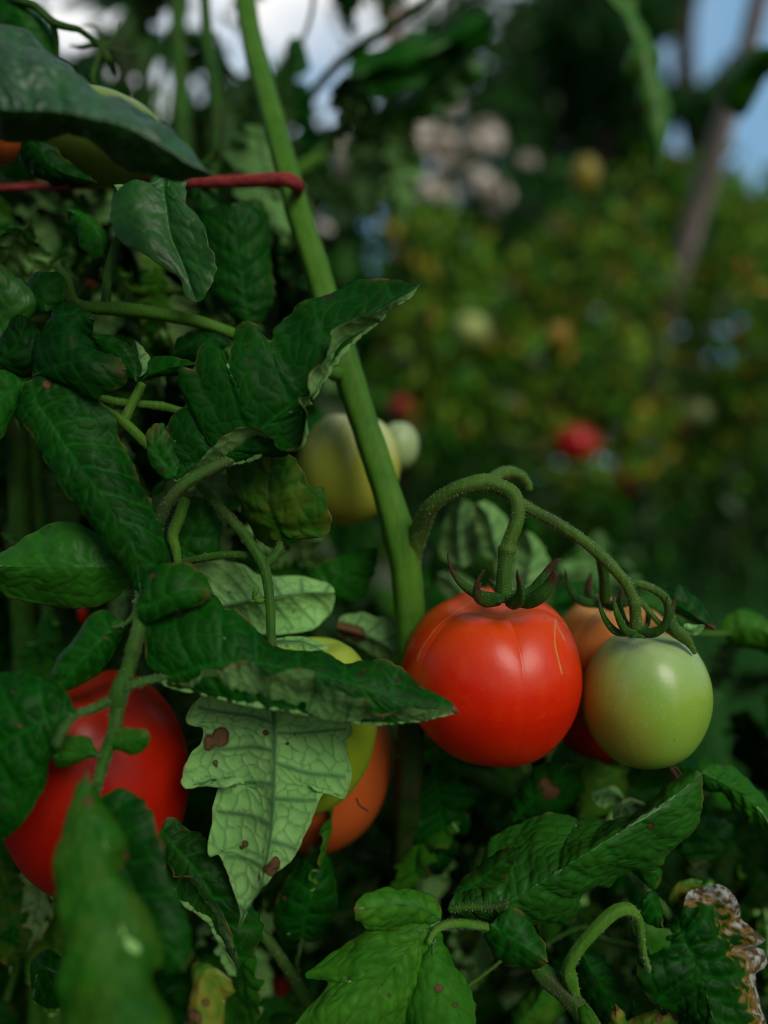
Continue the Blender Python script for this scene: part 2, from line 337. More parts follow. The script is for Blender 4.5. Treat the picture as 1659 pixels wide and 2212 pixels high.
def tube_mesh(name, P, Rr, mats, seg=18, hairs=0, hl=.0011, flat=None, org=(0, 0, 0), tip=None, step=.0012, ridge=.055, hseed=3):
    A = np.c_[P, Rr] if tip is None else np.c_[P, Rr, tip]
    Ln = np.sum(np.linalg.norm(np.diff(P, axis=0), axis=1)); n = int(np.clip(Ln / step, 8, 260)); A = cr(A, n)
    P = A[:, :3]; Rr = np.maximum(A[:, 3], 1e-5); T = np.gradient(P, axis=0); T /= np.linalg.norm(T, axis=1, keepdims=True) + 1e-12
    nrm = np.cross(T[0], (0.1, 1, 0.05)); nrm /= np.linalg.norm(nrm); Ns = []
    for k in range(n):
        nrm = nrm - T[k] * (nrm @ T[k]); nrm /= np.linalg.norm(nrm) + 1e-12; Ns.append(nrm)
    Ns = np.array(Ns); B = np.cross(T, Ns); th = np.linspace(0, 2 * np.pi, seg, endpoint=False)
    rr = Rr[:, None] * (1 + ridge * np.cos(th * 5 + 1)[None] + ridge * .8 * noise3(P * 1., 60, hseed, 2)[:, None])
    fl = flat if flat else 1.
    V = P[:, None] + (rr * np.cos(th))[..., None] * Ns[:, None] + (rr * fl * np.sin(th))[..., None] * B[:, None]
    F = gridfaces(n, seg, True); tipa = np.repeat(A[:, 4], seg) if tip is not None else np.zeros(n * seg)
    V = V.reshape(-1, 3); nv = len(V)
    V = np.vstack([V, P[:1] - T[:1] * Rr[0] * .3, P[-1:] + T[-1:] * Rr[-1] * .3]); tipa = np.r_[tipa, tipa[0], tipa[-1]]
    j = np.arange(seg); j2 = (j + 1) % seg
    Fc = np.vstack([np.c_[j2, j, np.full(seg, nv), np.full(seg, nv)], np.c_[(n - 1) * seg + j, (n - 1) * seg + j2, np.full(seg, nv + 1), np.full(seg, nv + 1)]])
    tri = np.vstack([F[:, [0, 1, 2]], F[:, [0, 2, 3]], Fc[:, :3]])
    mi = np.zeros(len(tri), int)
    if hairs:
        r = np.random.RandomState(hseed); k = r.randint(1, n - 1, hairs); a = r.uniform(0, 6.283, hairs)
        d = np.cos(a)[:, None] * Ns[k] + np.sin(a)[:, None] * B[k]; b0 = P[k] + d * (Rr[k] * .95)[:, None]
        ln = (hl * r.uniform(.4, 1.25, hairs))[:, None]; side = np.cross(d, T[k]) * .00008
        al = T[k] * .00008; tipp = b0 + d * ln + T[k] * ln * r.uniform(-.35, .35, (hairs, 1)) - np.array([0, 0, 1]) * ln * .15
        q = len(V); V = np.vstack([V, b0 + side, b0 - side, b0 + al, tipp]); h_ = np.arange(hairs)
        a_, b_, c_, d_ = q + h_, q + hairs + h_, q + 2 * hairs + h_, q + 3 * hairs + h_
        ht = np.vstack([np.c_[a_, b_, d_], np.c_[b_, c_, d_], np.c_[c_, a_, d_]]); tri = np.vstack([tri, ht]); mi = np.r_[mi, np.ones(len(ht), int)]
        tipa = np.r_[tipa, np.zeros(4 * hairs)]
    return mesh_from(name, V - np.array(org), tri, mats, {'tip': tipa}, mi=mi)
def tube(parent, name, reg, s, m=None, hairs=0, label=None, fat=1., **kw):
    """points x,y,distance,radius (radius in the same bearing units)"""
    a = pts(reg, s); sc = .5 if reg != 'v' else 1.
    P = W(a[:, 0], a[:, 1], a[:, 2]); R = fat * a[:, 3] * sc * a[:, 2] / 1659; tip = a[:, 4] if a.shape[1] > 4 else None
    SEED[0] += 1
    me = tube_mesh(name, P, R, [m or M_STEM, M_HAIR], hairs=hairs, org=rootpos(parent) if parent is not None else (0, 0, 0), tip=tip, hseed=SEED[0], **kw)
    o = link(name, me, parent)
    if label: o['label'] = label
    return o
def tomato(x, y, d, rx, ry, m, label, up=(0, 0, 1), lobes=5, lobe=.03, dimple=.16, power=1., low=.0, cracks='', blush_refl_dir=None, cat='tomato', group='tomatoes hanging on the plants', res=(150, 200), ph=.6, rz=None):
    c = W(x, y, d); r = rx * d / 1659; rh = ry * d / 1659
    nu, nv = res; phi = np.linspace(0, np.pi, nu)[:, None]; th = np.linspace(0, 2 * np.pi, nv, endpoint=False)[None]
    rad_ = r * np.sin(phi)**power * (1 - low * np.clip(-np.cos(phi), 0, 1)) * (1 + 0 * th)
    lw = np.exp(-((phi - .55) / .6)**2) * .9 + .25
    rib = np.abs(np.cos((th + ph) * lobes / 2))**.7 + .35 * np.cos(th * 3 + 1.3)
    rad_ = rad_ * (1 + lobe * (rib - .7) * lw)
    z = rh * np.cos(phi) - dimple * rh * np.exp(-(phi / .34)**2) * (1 + .0 * th) - .05 * rh * np.exp(-((np.pi - phi) / .25)**2)
    z = z - lobe * .9 * rh * (.8 - rib) * np.exp(-((phi - .6) / .35)**2)
    V = np.stack([rad_ * np.cos(th), rad_ * np.sin(th), z + 0 * th], -1)
    V += (noise3(V, 16, int(x), 2) * .004 * r / .03 * .12)[..., None] * V / (r)
    upv = Vector(up).normalized(); R = np.array(upv.to_track_quat('Z', 'Y').to_matrix())
    V = V @ R.T
    lat = np.clip(np.cos(phi), -1, 1) * .5 + .5 + 0 * th
    P = V + c; px, py, pd = inv(P); front = pd < d + .1 * r; ck = np.zeros(px.shape)
    for path in cracks.split('|'):
        if not path.strip(): continue
        wds = path.split(); wdt = float(wds[0]); a = cr(pts('q6', ' '.join(wds[1:])), 60)
        dd = np.min(np.hypot(px[..., None] - a[:, 0], py[..., None] - a[:, 1]), -1) + .45 * noise3(V, 180, 5, 2); ck = np.maximum(ck, np.clip(1.25 - np.maximum(dd, 0) / (wdt * .9), 0, 1) * front)
    bl = np.zeros(px.shape)
    if blush_refl_dir is not None: b = np.array(blush_refl_dir, float); b /= np.linalg.norm(b); bl = np.clip((V / np.linalg.norm(V, axis=2, keepdims=True)) @ b, 0, 1)
    F = gridfaces(nu, nv, True)
    me = mesh_from('tomato', V.reshape(-1, 3), F[:, ::-1], [m], {'lat': lat.ravel(), 'crack': ck.ravel(), 'blush_refl': bl.ravel()})
    o = link('tomato', me); o.location = c; tag(o, label, cat, group); return o
def calyx(t, cx, cy, d, seps, reg='v', discr=14, m=None, fat=1., stalk=None, hairs=40):
    """a star of sepals on fruit t; seps = strings 'x,y,d,r,tip ...' starting at the centre"""
    m = m or M_CAL; P = W(cx, cy, d); sc = .5 if reg != 'v' else 1
    if reg != 'v': pass
    a = np.linspace(0, 6.283, 24, endpoint=False); rr = discr * d / 1659; V = [P + np.array([0, 0, .0008])]; F = []
    prof = [(1, -.0012), (1.05, -.0002), (.7, .0010), (.35, .0014)]
    Vv = []
    for q, z in prof:
        Vv.append(np.c_[P[0] + rr * q * np.cos(a) * (1 + .12 * np.cos(5 * a)), P[1] + rr * q * np.sin(a) * (1 + .12 * np.cos(5 * a)), np.full(24, P[2] + z)])
    Vv = np.array(Vv); F = gridfaces(4, 24, True); org = np.array(t.location)
    me = mesh_from('calyx', Vv.reshape(-1, 3) - org, F, [m], {'tip': np.zeros(96)}); c = link('calyx', me, t)
    for s in seps: tube(c, 'sepal', reg, s, m, fat=fat, flat=.5, hairs=hairs, hl=.0008, step=.0008, seg=14, ridge=.08)
    if stalk: tube(t, 'pedicel', reg, stalk, M_PED, hairs=160, ridge=.05)
    return c
# ============================================================ SETTING
gm = plain_mat('soil', (.012, .010, .007), (.035, .028, .018), 14, .95, .8, .01)
gv = []; n = 90
for i in range(n):
    for j in range(n):
        a = (i / (n - 1) - .5); b = (j / (n - 1)); x = np.sign(a) * abs(a * 2)**2.2 * 60; y = -3 + b**2.2 * 90
        gv.append((x, y, .02 * math.sin(x * 5 + 1) * math.cos(y * 4)))
me = mesh_from('ground', gv, gridfaces(n, n)[:, ::-1], [gm]); g = link('ground', me); tag(g, kind='structure')
if me.polygons[0].normal.z < 0: me.flip_normals()
HOLES = [(110, 20, 45), (150, 70, 35), (80, 10, 30), (215, 35, 22), (185, 70, 18), (245, 195, 22), (300, 155, 20), (335, 180, 38), (350, 200, 30), (370, 130, 18), (300, 215, 14), (255, 165, 12), (505, 175, 14), (455, 275, 16), (510, 160, 12), (435, 260, 10),
         (375, 20, 30), (435, 15, 25), (560, 20, 40), (600, 60, 40), (570, 120, 35), (690, 60, 35), (700, 30, 40), (640, 100, 30), (690, 150, 25), (700, 250, 30), (625, 300, 16), (720, 200, 16), (790, 130, 22), (780, 50, 25), (740, 340, 30), (525, 310, 12), (500, 445, 16), (700, 490, 32), (610, 530, 14)]
M_STEM_SHADED = stem_mat('stem_shaded', (.008, .030, .003), (.022, .050, .006), (.03, .05, .012), .6)  # lower main stem: shade painted in as a darker stem colour
HOLES = [(a, b, c * (1.35 if b < 260 else 1)) for a, b, c in HOLES]
# ---- far foliage: many small bent leaves gathered into crowns
def foliage(name, parent, blobs, lsize, palette, org, gaps=()):
    Vs = []; Cs = []
    for (x, y, d, rx, ry, rd, cnt, *pp) in blobs:
        palette = pp[0] if pp else palette
        c = W(x, y, d); r3 = np.array([rx * d / 1659, rd, ry * d / 1659]); q = rng.normal(size=(cnt, 3)); q /= np.linalg.norm(q, axis=1)[:, None]
        q *= rng.uniform(.25, 1, (cnt, 1))**.5; p = c + q * r3
        p += .12 * r3 * np.stack([noise3(p, 3 / d, 5 + k, 2) for k in range(3)], -1)
        if len(gaps):
            px, py, _ = inv(p); keep = np.ones(len(p), bool)
            for gx, gy, gr in gaps: keep &= np.hypot(px - gx, py - gy) > gr * 1.5 + 500 * lsize * .0 / d
            p = p[keep]
        p = p[p[:, 2] > .02]; k = len(p)
        if not k: continue
        ax = rng.normal(size=(k, 3)) + np.array([0, 0, -.5]); ax /= np.linalg.norm(ax, axis=1)[:, None]
        sdv = np.cross(ax, rng.normal(size=(k, 3)) + np.array([0, -.8, .6])); sdv /= np.linalg.norm(sdv, axis=1)[:, None]; nn = np.cross(ax, sdv)
        s = lsize * rng.uniform(.6, 1.3, (k, 1)); w = .24 * s
        prof = [(0, .15), (.25, 1), (.55, .85), (.8, .45), (1, .03)]; G = []
        for a_, b_ in prof:
            mid_ = p + ax * s * (a_ - .5) - nn * s * .25 * (a_ - .4)**2
            G += [mid_ - sdv * w * b_ + nn * w * .3, mid_, mid_ + sdv * w * b_ + nn * w * .3]
        Vs.append(np.stack(G, 1)); pw = np.array([q_[1] for q_ in palette]); pi = rng.choice(len(palette), k, p=pw / pw.sum()); cc = np.array([palette[i][0] for i in pi]) * rng.uniform(.6, 1.35, (k, 1))
        Cs.append(np.repeat(cc[:, None], 15, 1))
    V = np.vstack(Vs); Cc = np.vstack(Cs); k = len(V); f0 = gridfaces(5, 3); F = (f0[None] + 15 * np.arange(k)[:, None, None]).reshape(-1, 4)
    me = mesh_from(name, V.reshape(-1, 3) - org, F, [M_FOL], {'lc': Cc.reshape(-1, 3)})
    return link(name, me, parent)
G1 = (.05, .24, .009); G2 = (.13, .34, .015); G3 = (.26, .44, .025); G4 = (.006, .05, .003); YL = (.36, .28, .02); OR = (.32, .12, .02); GR = (.12, .16, .09); BR = (.12, .07, .035)
def far_plant(x, y0, d, rx, ytop, label, palette, cnt, lsize=.08, group='tomato plants growing beyond the gap', name='tomato_plant', cat='tomato plant', gaps=(), rd=None, fname='foliage'):
    """a leafy plant standing on the ground at bearing x, distance d, reaching up to bearing ytop"""
    b = W(x, 1106, d); b[2] = 0; rt = root(name, tuple(b), label, cat, group)
    top = W(x, ytop, d)[2]; sw = rx * d / 1659; P = []; 
    P = np.array([[b[0] + sw * .15 * math.sin(k * 1.3), b[1], top * k / 6 * .93] for k in range(7)]); Rr = np.linspace(.011, .004, 7)
    link('stem', tube_mesh('stem', P, Rr, [M_STEM, M_HAIR], org=b, step=.02), rt)
    nb = max(3, int(top / (.30)))
    bl = []
    for k in range(nb):
        zz = top * (k + .5) / nb; xx, yy, dd = inv(np.array([b[0] + rng.uniform(-.25, .25) * sw, b[1] + rng.uniform(-.1, .1), zz]))
        bl.append((xx, yy, dd, rx * rng.uniform(.8, 1.15), top / nb * .85 / dd * 1659, rd or sw * .8, cnt // nb, palette if k >= nb * .5 else PALD))  # lower blobs take the dark palette: shade put into the leaf colours
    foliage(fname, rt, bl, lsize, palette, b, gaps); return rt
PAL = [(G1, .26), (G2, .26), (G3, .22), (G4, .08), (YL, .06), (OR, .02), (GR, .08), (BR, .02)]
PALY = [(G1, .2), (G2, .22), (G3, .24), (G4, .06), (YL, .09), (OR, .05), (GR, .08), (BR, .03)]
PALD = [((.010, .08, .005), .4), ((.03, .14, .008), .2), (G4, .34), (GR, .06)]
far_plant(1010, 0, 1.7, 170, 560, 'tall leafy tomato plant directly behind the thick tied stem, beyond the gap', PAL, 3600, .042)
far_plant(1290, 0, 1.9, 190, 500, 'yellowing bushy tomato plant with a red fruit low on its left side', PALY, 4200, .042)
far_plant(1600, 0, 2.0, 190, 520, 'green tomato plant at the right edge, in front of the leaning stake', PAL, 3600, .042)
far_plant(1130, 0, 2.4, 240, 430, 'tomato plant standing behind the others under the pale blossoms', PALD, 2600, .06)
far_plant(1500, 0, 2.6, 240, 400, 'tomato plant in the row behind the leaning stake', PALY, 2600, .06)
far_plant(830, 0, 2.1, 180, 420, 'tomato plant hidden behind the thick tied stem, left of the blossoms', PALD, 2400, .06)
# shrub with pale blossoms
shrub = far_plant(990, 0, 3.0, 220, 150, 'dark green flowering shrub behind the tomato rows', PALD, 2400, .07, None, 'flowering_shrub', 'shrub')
# trees behind, sky showing between their leaves
def tree(x, d, h, spread, label, cnt, lsize, gaps=(), low=.35, pal=PALD):
    b = W(x, 1106, d); b[2] = 0; rt = root('tree', tuple(b), label, 'tree', 'trees standing behind the garden')
    P = np.array([[b[0] + .06 * h * math.sin(k), b[1], h * .8 * k / 6] for k in range(7)])
    link('trunk', tube_mesh('trunk', P, np.linspace(.03 * h, .008 * h, 7), [M_BARK, M_HAIR], org=b, step=.08), rt)
    bl = []
    for k in range(11):
        a = rng.uniform(0, 6.28); zz = h * rng.uniform(low, .95); q = np.array([b[0] + math.cos(a) * spread * .6 * rng.uniform(.2, 1), b[1] + math.sin(a) * spread * .5, zz]); xx, yy, dd = inv(q)
        s = spread * rng.uniform(.35, .6); bl.append((xx, yy, dd, s / dd * 1659, s * .7 / dd * 1659, s, cnt // 11))
    foliage('crown', rt, bl, lsize, pal, b, gaps); return rt
M_BARK = plain_mat('bark', (.04, .028, .018), (.10, .075, .055), 40, .9, .8, .004, (1, 1, .25))
SKYGAPS = [(1490, 130, 45), (1530, 60, 50), (1620, 50, 60), (1560, 30, 50), (1480, 300, 30), (1640, 320, 70), (1655, 200, 35), (1450, 120, 25)]
tree(1180, 4.2, 3.4, 1.25, 'broad dark tree behind the flowering shrub, crown at top centre', 6500, .10, SKYGAPS)
tree(1380, 3.6, 3.3, .75, 'slender dark tree rising beside the flowering shrub, right of it', 5200, .08, SKYGAPS, .45)
tree(1560, 6.0, 6.2, 1.7, 'smaller tree behind the leaning stake at the right edge', 8000, .13, SKYGAPS, .3)
tree(500, 5.0, 3.3, 1.2, 'tree seen in gaps behind the foreground leaves at upper left', 900, .12, HOLES)
for i, (x, d, h) in enumerate([(-600, 11, 2.9), (200, 12, 3.0), (900, 12.5, 3.6), (1500, 13, 2.6), (2100, 11, 3.4), (2700, 12, 3)]):
    tree(x, d, h, 2.4, ['far tree beyond the left edge of the garden', 'far tree behind the upper left foliage', 'far tree behind the broad dark tree', 'lowest far tree, behind the leaning stake', 'far tree beyond the right edge of the garden', 'outermost far tree at the right'][i], 1500, .3, HOLES + SKYGAPS, .15)
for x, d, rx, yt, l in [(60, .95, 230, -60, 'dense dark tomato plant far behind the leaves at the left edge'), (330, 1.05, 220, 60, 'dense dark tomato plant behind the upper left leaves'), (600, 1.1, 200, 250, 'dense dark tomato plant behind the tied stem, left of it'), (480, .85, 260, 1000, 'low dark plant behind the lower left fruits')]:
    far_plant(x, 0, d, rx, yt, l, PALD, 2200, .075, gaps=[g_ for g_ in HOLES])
# blossoms: domed heads of many petals
M_PET = plain_mat('cream_petal', (.62, .55, .44), (.78, .73, .64), 30, .6, .2)
def flower_head(x, y, r, d, label, src=None):
    c = W(x, y, d); R = r * d / 1659
    if src is None:
        V = []; F = []
        for k in range(48):
            q = rng.normal(size=3); q /= np.linalg.norm(q); 
            if q[2] < -.5: q[2] *= -1
            s = np.cross(q, (.3, .2, 1)); s /= np.linalg.norm(s); u = np.cross(q, s); o = q * rng.uniform(.35, 1)
            for a in range(4):
                t1 = a * 1.57 + k; dr = math.cos(t1) * s + math.sin(t1) * u; pe = np.cross(q, dr); b = len(V)
                V += [o, o + dr * .18 + pe * .15 + q * .03, o + dr * .38 + q * .06, o + dr * .18 - pe * .15 + q * .03]; F.append((b, b + 1, b + 2, b + 3))
        me = mesh_from('flower_head', np.array(V), F, [M_PET], smooth=False); o = link('flower_head', me)
    else: o = src.copy(); COL.objects.link(o)
    o.location = c; o.scale = (R * rng.uniform(.85, 1.25), R, R * rng.uniform(.65, 1)); o.rotation_euler = (rng.uniform(-.4, .4), rng.uniform(-.4, .4), rng.uniform(0, 6)); tag(o, label, 'flower', 'pale blossoms on the shrub'); return o
fh = None
for x, y, r, l in [(905, 305, 48, 'large cream blossom head at the left of the upper cluster'), (965, 325, 40, 'cream blossom head in the middle of the upper cluster'),
                   (1048, 308, 42, 'cream blossom head at the right of the upper cluster'), (968, 232, 34, 'topmost small blossom head of the cluster'),
                   (932, 425, 48, 'whitest blossom head, below the upper cluster at left'), (1035, 395, 36, 'blossom head below the upper cluster, in its middle'),
                   (1075, 425, 36, 'greyish blossom head at the lower right of the cluster'), (738, 338, 32, 'single cream blossom head close to the right of the thick tied stem'),
                   (705, 505, 28, 'blossom head low beside the thick tied stem, lower of two'), (685, 470, 24, 'blossom head low beside the thick tied stem, upper of two'),
                   (1140, 350, 22, 'small dull blossom head to the right of the upper cluster')]:
    fh = flower_head(x, y, r * 1.1, 1.65, l, fh)
# leaning stake
M_WOOD = plain_mat('weathered_wood', (.34, .26, .23), (.50, .41, .38), 120, .85, .5, .001, (1, 1, .08))
def stake(reg, s, label, r=12, m=None):
    a = pts('v', s); P = W(a[:, 0], a[:, 1], a[:, 2]); base = P[0].copy(); R = a[:, 3] * a[:, 2] / 1659
    o = link('garden_stake', tube_mesh('garden_stake', P, R, [m or M_WOOD], seg=12, org=base, step=.01, ridge=.03)); o.location = base; tag(o, label, 'stake', 'stakes pushed in among the plants'); return o
stake('v', '1190,1700,3.0,20 1440,690,2.2,22 1560,290,1.9,23 1625,60,1.75,22 1680,-200,1.6,21', 'weathered pinkish wooden stake leaning to the right in the blurred garden')
M_RUST = plain_mat('rusty_rod', (.20, .05, .035), (.28, .09, .06), 60, .7, .3)
stake('v', '880,1900,2.6,12 870,900,2.6,12 852,150,2.6,12 846,-100,2.6,12', 'thin dull red rod standing behind the upper stem, top centre', m=M_RUST)
# ---- fruits in the blurred garden
F_RED = fruit_mat('ripe_far', (.42, .008, .008), (.38, .012, .008), (.4, .03, .015)); F_GRN = fruit_mat('green_far', (.30, .40, .09), (.36, .45, .12), (.4, .5, .2)); F_ORG = fruit_mat('orange_far', (.34, .17, .015), (.30, .19, .02), (.3, .22, .04))
T_DR0 = fruit_mat('dark_far', (.30, .008, .006), (.26, .01, .006), (.3, .03, .01))
F_DUL = fruit_mat('dull_far', (.14, .19, .06), (.18, .22, .08), (.2, .24, .1))
bgf = [(1243, 957, 1.6, 46, 40, F_RED, 'ripe red tomato glowing in the blurred garden, right of the arched fruit stalk'),
       (866, 877, 1.5, 22, 22, T_DR0, 'small blurred red tomato above the pale green one behind the stem'),
       (1352, 1030, 1.82, 24, 42, T_DR0, 'dark red elongated tomato low in the blurred garden, right of the glowing red one'),
       (1016, 712, 1.55, 38, 36, F_GRN, 'pale green tomato high in the blurred garden, right of the large leaf tip'),
       (1205, 725, 1.76, 28, 26, F_ORG, 'blurred orange tomato in the yellowing plant'),
       (1500, 893, 1.95, 36, 28, F_DUL, 'greyish green tomato low at the right, above dark foliage'),
       (1265, 378, 1.5, 30, 40, fruit_mat('yellow_far', (.24, .19, .010), (.27, .22, .015), (.2, .22, .02)), 'yellow tomato high in the blurred garden, above the yellowing plant')]
for x, y, d, rx, ry, m, l in bgf: 
    t = tomato(x, y, d, rx, ry, m, l, group='tomatoes in the blurred garden', res=(32, 40))
    calyx(t, x, y - ry * .85, d, ['%f,%f,%f,3,0 %f,%f,%f,2.5,.2 %f,%f,%f,.5,1' % (x, y - ry * .88, d, x + k * 12, y - ry * 1.0, d - .005, x + k * 22, y - ry * 1.25, d - .006) for k in (-1, .2, 1)], discr=8, hairs=0)
    
# grass at the lower right
def grass():
    V = []; F = []; k = 9000
    a = rng.uniform(0, 1, (k, 2)); X = .36 + a[:, 0] * 1.1; Y = .74 + a[:, 1] * 1.1
    hgt = rng.uniform(.25, .62, k); an = rng.uniform(0, 6.28, k); ln = rng.uniform(.02, .12, k)
    ts = [0, .35, .7, 1]; G = []
    for t in ts:
        cx = X + np.cos(an) * ln * t**2; cy = Y + np.sin(an) * ln * t**2; cz = hgt * (t - .15 * t * t); w = .0022 * (1 - t) + .0002
        G.append(np.stack([cx - np.sin(an) * w, cy + np.cos(an) * w, cz], -1)); G.append(np.stack([cx + np.sin(an) * w, cy - np.cos(an) * w, cz], -1))
    V = np.stack(G, 1); f0 = gridfaces(4, 2); F = (f0[None] + 8 * np.arange(k)[:, None, None]).reshape(-1, 4)
    m = plain_mat('grass_blade', (.02, .12, .02), (.05, .2, .035), 4, .6, 0)
    o = link('grass', mesh_from('grass', V.reshape(-1, 3), F, [m])); tag(o, kind='stuff')
grass()
# ============================================================ FOREGROUND PLANTS
def base(x, d): b = W(x, 1106, d); return (float(b[0]), float(b[1]), 0.0)
TP = 'tomato plants of the near row'
P1 = root('tomato_plant', base(870, .42), 'tall tomato plant with thick stem tied by red cord', 'tomato plant', TP)
P2 = root('tomato_plant', base(180, .42), 'tomato plant at the left, its leaves hanging before the big dark red fruit', 'tomato plant', TP)
P3 = root('tomato_plant', base(1250, .45), 'low tomato plant at the lower right with a white, withered leaf edge', 'tomato plant', TP)
P4 = root('tomato_plant', base(420, .62), 'dark tomato plant behind the tied one, filling the upper left', 'tomato plant', TP)
P5 = root('tomato_plant', base(1050, .70), 'tomato plant low behind the ripe red fruit, pale leaves showing under the arched stalk', 'tomato plant', TP)
# --- P1 main stem and truss
tube(P1, 'stem', 'v', '888,1550,.366,30 889,1450,.362,30 886,1340,.358,31 878,1240,.355,33 866,1170,.354,36 842,1085,.354,30 812,990,.356,30 775,880,.36,31 742,775,.365,33 712,680,.37,29 682,575,.376,28 645,460,.385,27 612,340,.398,26 578,215,.415,24 548,100,.44,23 530,0,.46,22 515,-150,.50,20', M_STEM, hairs=900, fat=1.0, label='thick light green main stem tied with red cord', seg=28)
tube(P1, 'knob', 'v', '742,812,.362,12 725,808,.356,17 716,806,.350,12', M_STEM)
tube(P1, 'stem', 'v', '900,2700,.50,30 872,2100,.43,29 870,1900,.40,29 880,1750,.38,29 888,1600,.369,30 888,1545,.366,29', M_STEM_SHADED, hairs=200, label='lower part of the main stem, shade painted into its colour', seg=28)
ST = tube(P1, 'fruit_stalk', 'v', '886,1340,.364,12 884,1275,.360,20 888,1205,.355,25 908,1142,.346,24 935,1090,.332,19 985,1058,.327,19 1030,1044,.325,20 1052,1042,.325,21 1090,1055,.324,18 1108,1068,.324,18 1119,1095,.323,17 1115,1130,.323,17 1102,1165,.323,17 1097,1180,.323,18 1096,1189,.323,25 1093,1198,.323,18 1090,1235,.323,17 1088,1285,.324,20', M_PED, hairs=1400, hl=.0014, fat=.88, label='hairy arched fruit stalk bending down to the ripe red tomato')
tube(P1, 'fruit_stalk', 'v', '1060,1050,.327,12 1110,1078,.327,14 1145,1100,.326,14 1205,1132,.325,14 1262,1170,.324,14 1310,1212,.323,14 1348,1255,.322,13 1365,1285,.322,13 1370,1296,.322,14 1371,1303,.322,20 1372,1311,.322,14 1373,1335,.323,14 1374,1360,.324,15', M_PED, hairs=1100, hl=.0014, fat=.88)
tube(P1, 'fruit_stalk', 'v', '1045,1045,.334,11 1068,1030,.337,13 1095,1020,.342,14 1120,1026,.347,12 1138,1045,.35,10 1143,1060,.35,8', M_PED, hairs=260)
tube(P1, 'fruit_stalk', 'v', '1230,1155,.331,10 1262,1168,.333,10 1290,1190,.336,9 1302,1225,.342,11 1306,1262,.347,11 1306,1300,.352,12', M_STEMD, hairs=200)
tube(P1, 'fruit_stalk', 'v', '1352,1258,.324,8 1385,1262,.325,9 1420,1278,.326,9 1440,1298,.326,9 1448,1330,.326,10 1456,1360,.326,13 1472,1372,.326,14 1490,1392,.325,8 1501,1412,.325,4', M_PED, hairs=300)
tube(P1, 'fruit_stalk', 'v', '1378,1290,.330,6 1400,1318,.330,6 1430,1352,.330,7 1462,1372,.328,7 1484,1384,.327,8', M_STEM, hairs=120)
# --- fruits
T_RED = fruit_mat('ripe_red', (.62, .008, .0008), (.68, .022, .001), (.70, .085, .005), rough=.31, spec=.5)
cr_ = '2.2 385,385 320,425 250,478 205,530 165,590 145,640|2.6 742,465 738,520 740,580 752,630 768,698|1.5 742,480 762,515 782,555|1.4 770,480 800,500 830,540'
t1 = tomato(1063, 1459, .348, 192, 186, T_RED, 'big ripe red tomato with fine golden cracks hanging at the front of the truss', up=(.03, -.20, 1), lobes=5, lobe=.045, dimple=.20, power=.86, low=.05, cracks=cr_, ph=.9, res=(420, 640))
calyx(t1, 1092, 1292, .322, ['1075,1292,.322,9,0 1035,1285,.318,9,.1 1000,1262,.314,7,.3 978,1235,.312,4,.8 968,1205,.311,2,1 970,1188,.311,1,1',
     '1080,1296,.321,10,0 1052,1296,.315,12,.15 1032,1285,.309,11,.5 1030,1262,.305,7,.9 1040,1240,.304,3,1 1048,1230,.304,1,1',
     '1095,1300,.320,10,0 1108,1304,.312,12,0 1122,1292,.307,11,.1 1124,1268,.304,8,.35 1119,1248,.303,5,.9 1117,1230,.303,1,1',
     '1105,1296,.321,10,0 1142,1300,.314,12,0 1172,1282,.309,12,.1 1190,1258,.307,9,.6 1197,1240,.306,6,.95 1192,1232,.306,1,1',
     '1105,1288,.324,9,0 1150,1278,.322,10,0 1176,1250,.320,10,.2 1190,1225,.319,6,.9 1203,1212,.318,4,1 1212,1206,.318,1,1',
     '1085,1284,.330,9,0 1075,1276,.338,8,.2 1062,1262,.345,5,.6 1055,1250,.347,1,1'], discr=34, m=M_CAL, fat=1.3)
T_GRN = fruit_mat('pale_green', (.15, .35, .03), (.25, .42, .045), (.38, .52, .22), blush_refl=(.40, .26, .03), rough=.30, spec=.66, sss=.3, sp=(.5, .8, .2))  # orange left side: the neighbouring fruit's reflection painted into the skin colour
t2 = tomato(1395, 1508, .340, 134, 149, T_GRN, 'smooth pale green tomato hanging at the right end of the truss', up=(.05, -.10, 1), lobes=4, lobe=.022, dimple=.10, power=.88, low=.02, blush_refl_dir=(-.9, -.3, -.3))
calyx(t2, 1376, 1368, .322, ['1370,1368,.321,7,0 1335,1366,.316,8,0 1312,1345,.313,7,0 1298,1315,.312,5,.3 1292,1290,.311,2,1',
     '1372,1370,.320,8,0 1350,1360,.313,9,0 1335,1330,.309,8,0 1328,1305,.308,5,.2 1325,1288,.308,2,1',
     '1374,1364,.326,6,0 1352,1345,.329,7,0 1341,1315,.330,6,0 1338,1290,.330,4,.3 1337,1278,.33,1,1',
     '1378,1364,.328,7,0 1396,1352,.333,8,0 1400,1325,.335,8,0 1390,1302,.335,5,.3 1378,1284,.335,1,1',
     '1378,1370,.320,8,0 1415,1368,.314,9,0 1438,1348,.311,9,0 1444,1320,.310,7,.1 1440,1298,.310,4,.6 1443,1288,.31,1,1',
     '1380,1368,.322,7,0 1425,1358,.319,8,0 1448,1335,.318,6,.2 1455,1305,.317,4,.6 1462,1288,.317,1,1'], discr=24)
tube(t2, 'blossom_end', 'v', '1445,1655,.335,5,.9 1455,1668,.334,5,1 1462,1682,.334,4,1 1476,1702,.333,2,1', M_CAL, flat=.4)
tube(t2, 'blossom_end', 'v', '1448,1655,.335,4,.9 1465,1664,.334,3,1 1478,1690,.334,1,1', M_CAL, flat=.4)
T_ORG = fruit_mat('orange_ripening', (.55, .15, .020), (.60, .11, .015), (.55, .28, .06), blush_refl=(.50, .05, .01), rough=.34)
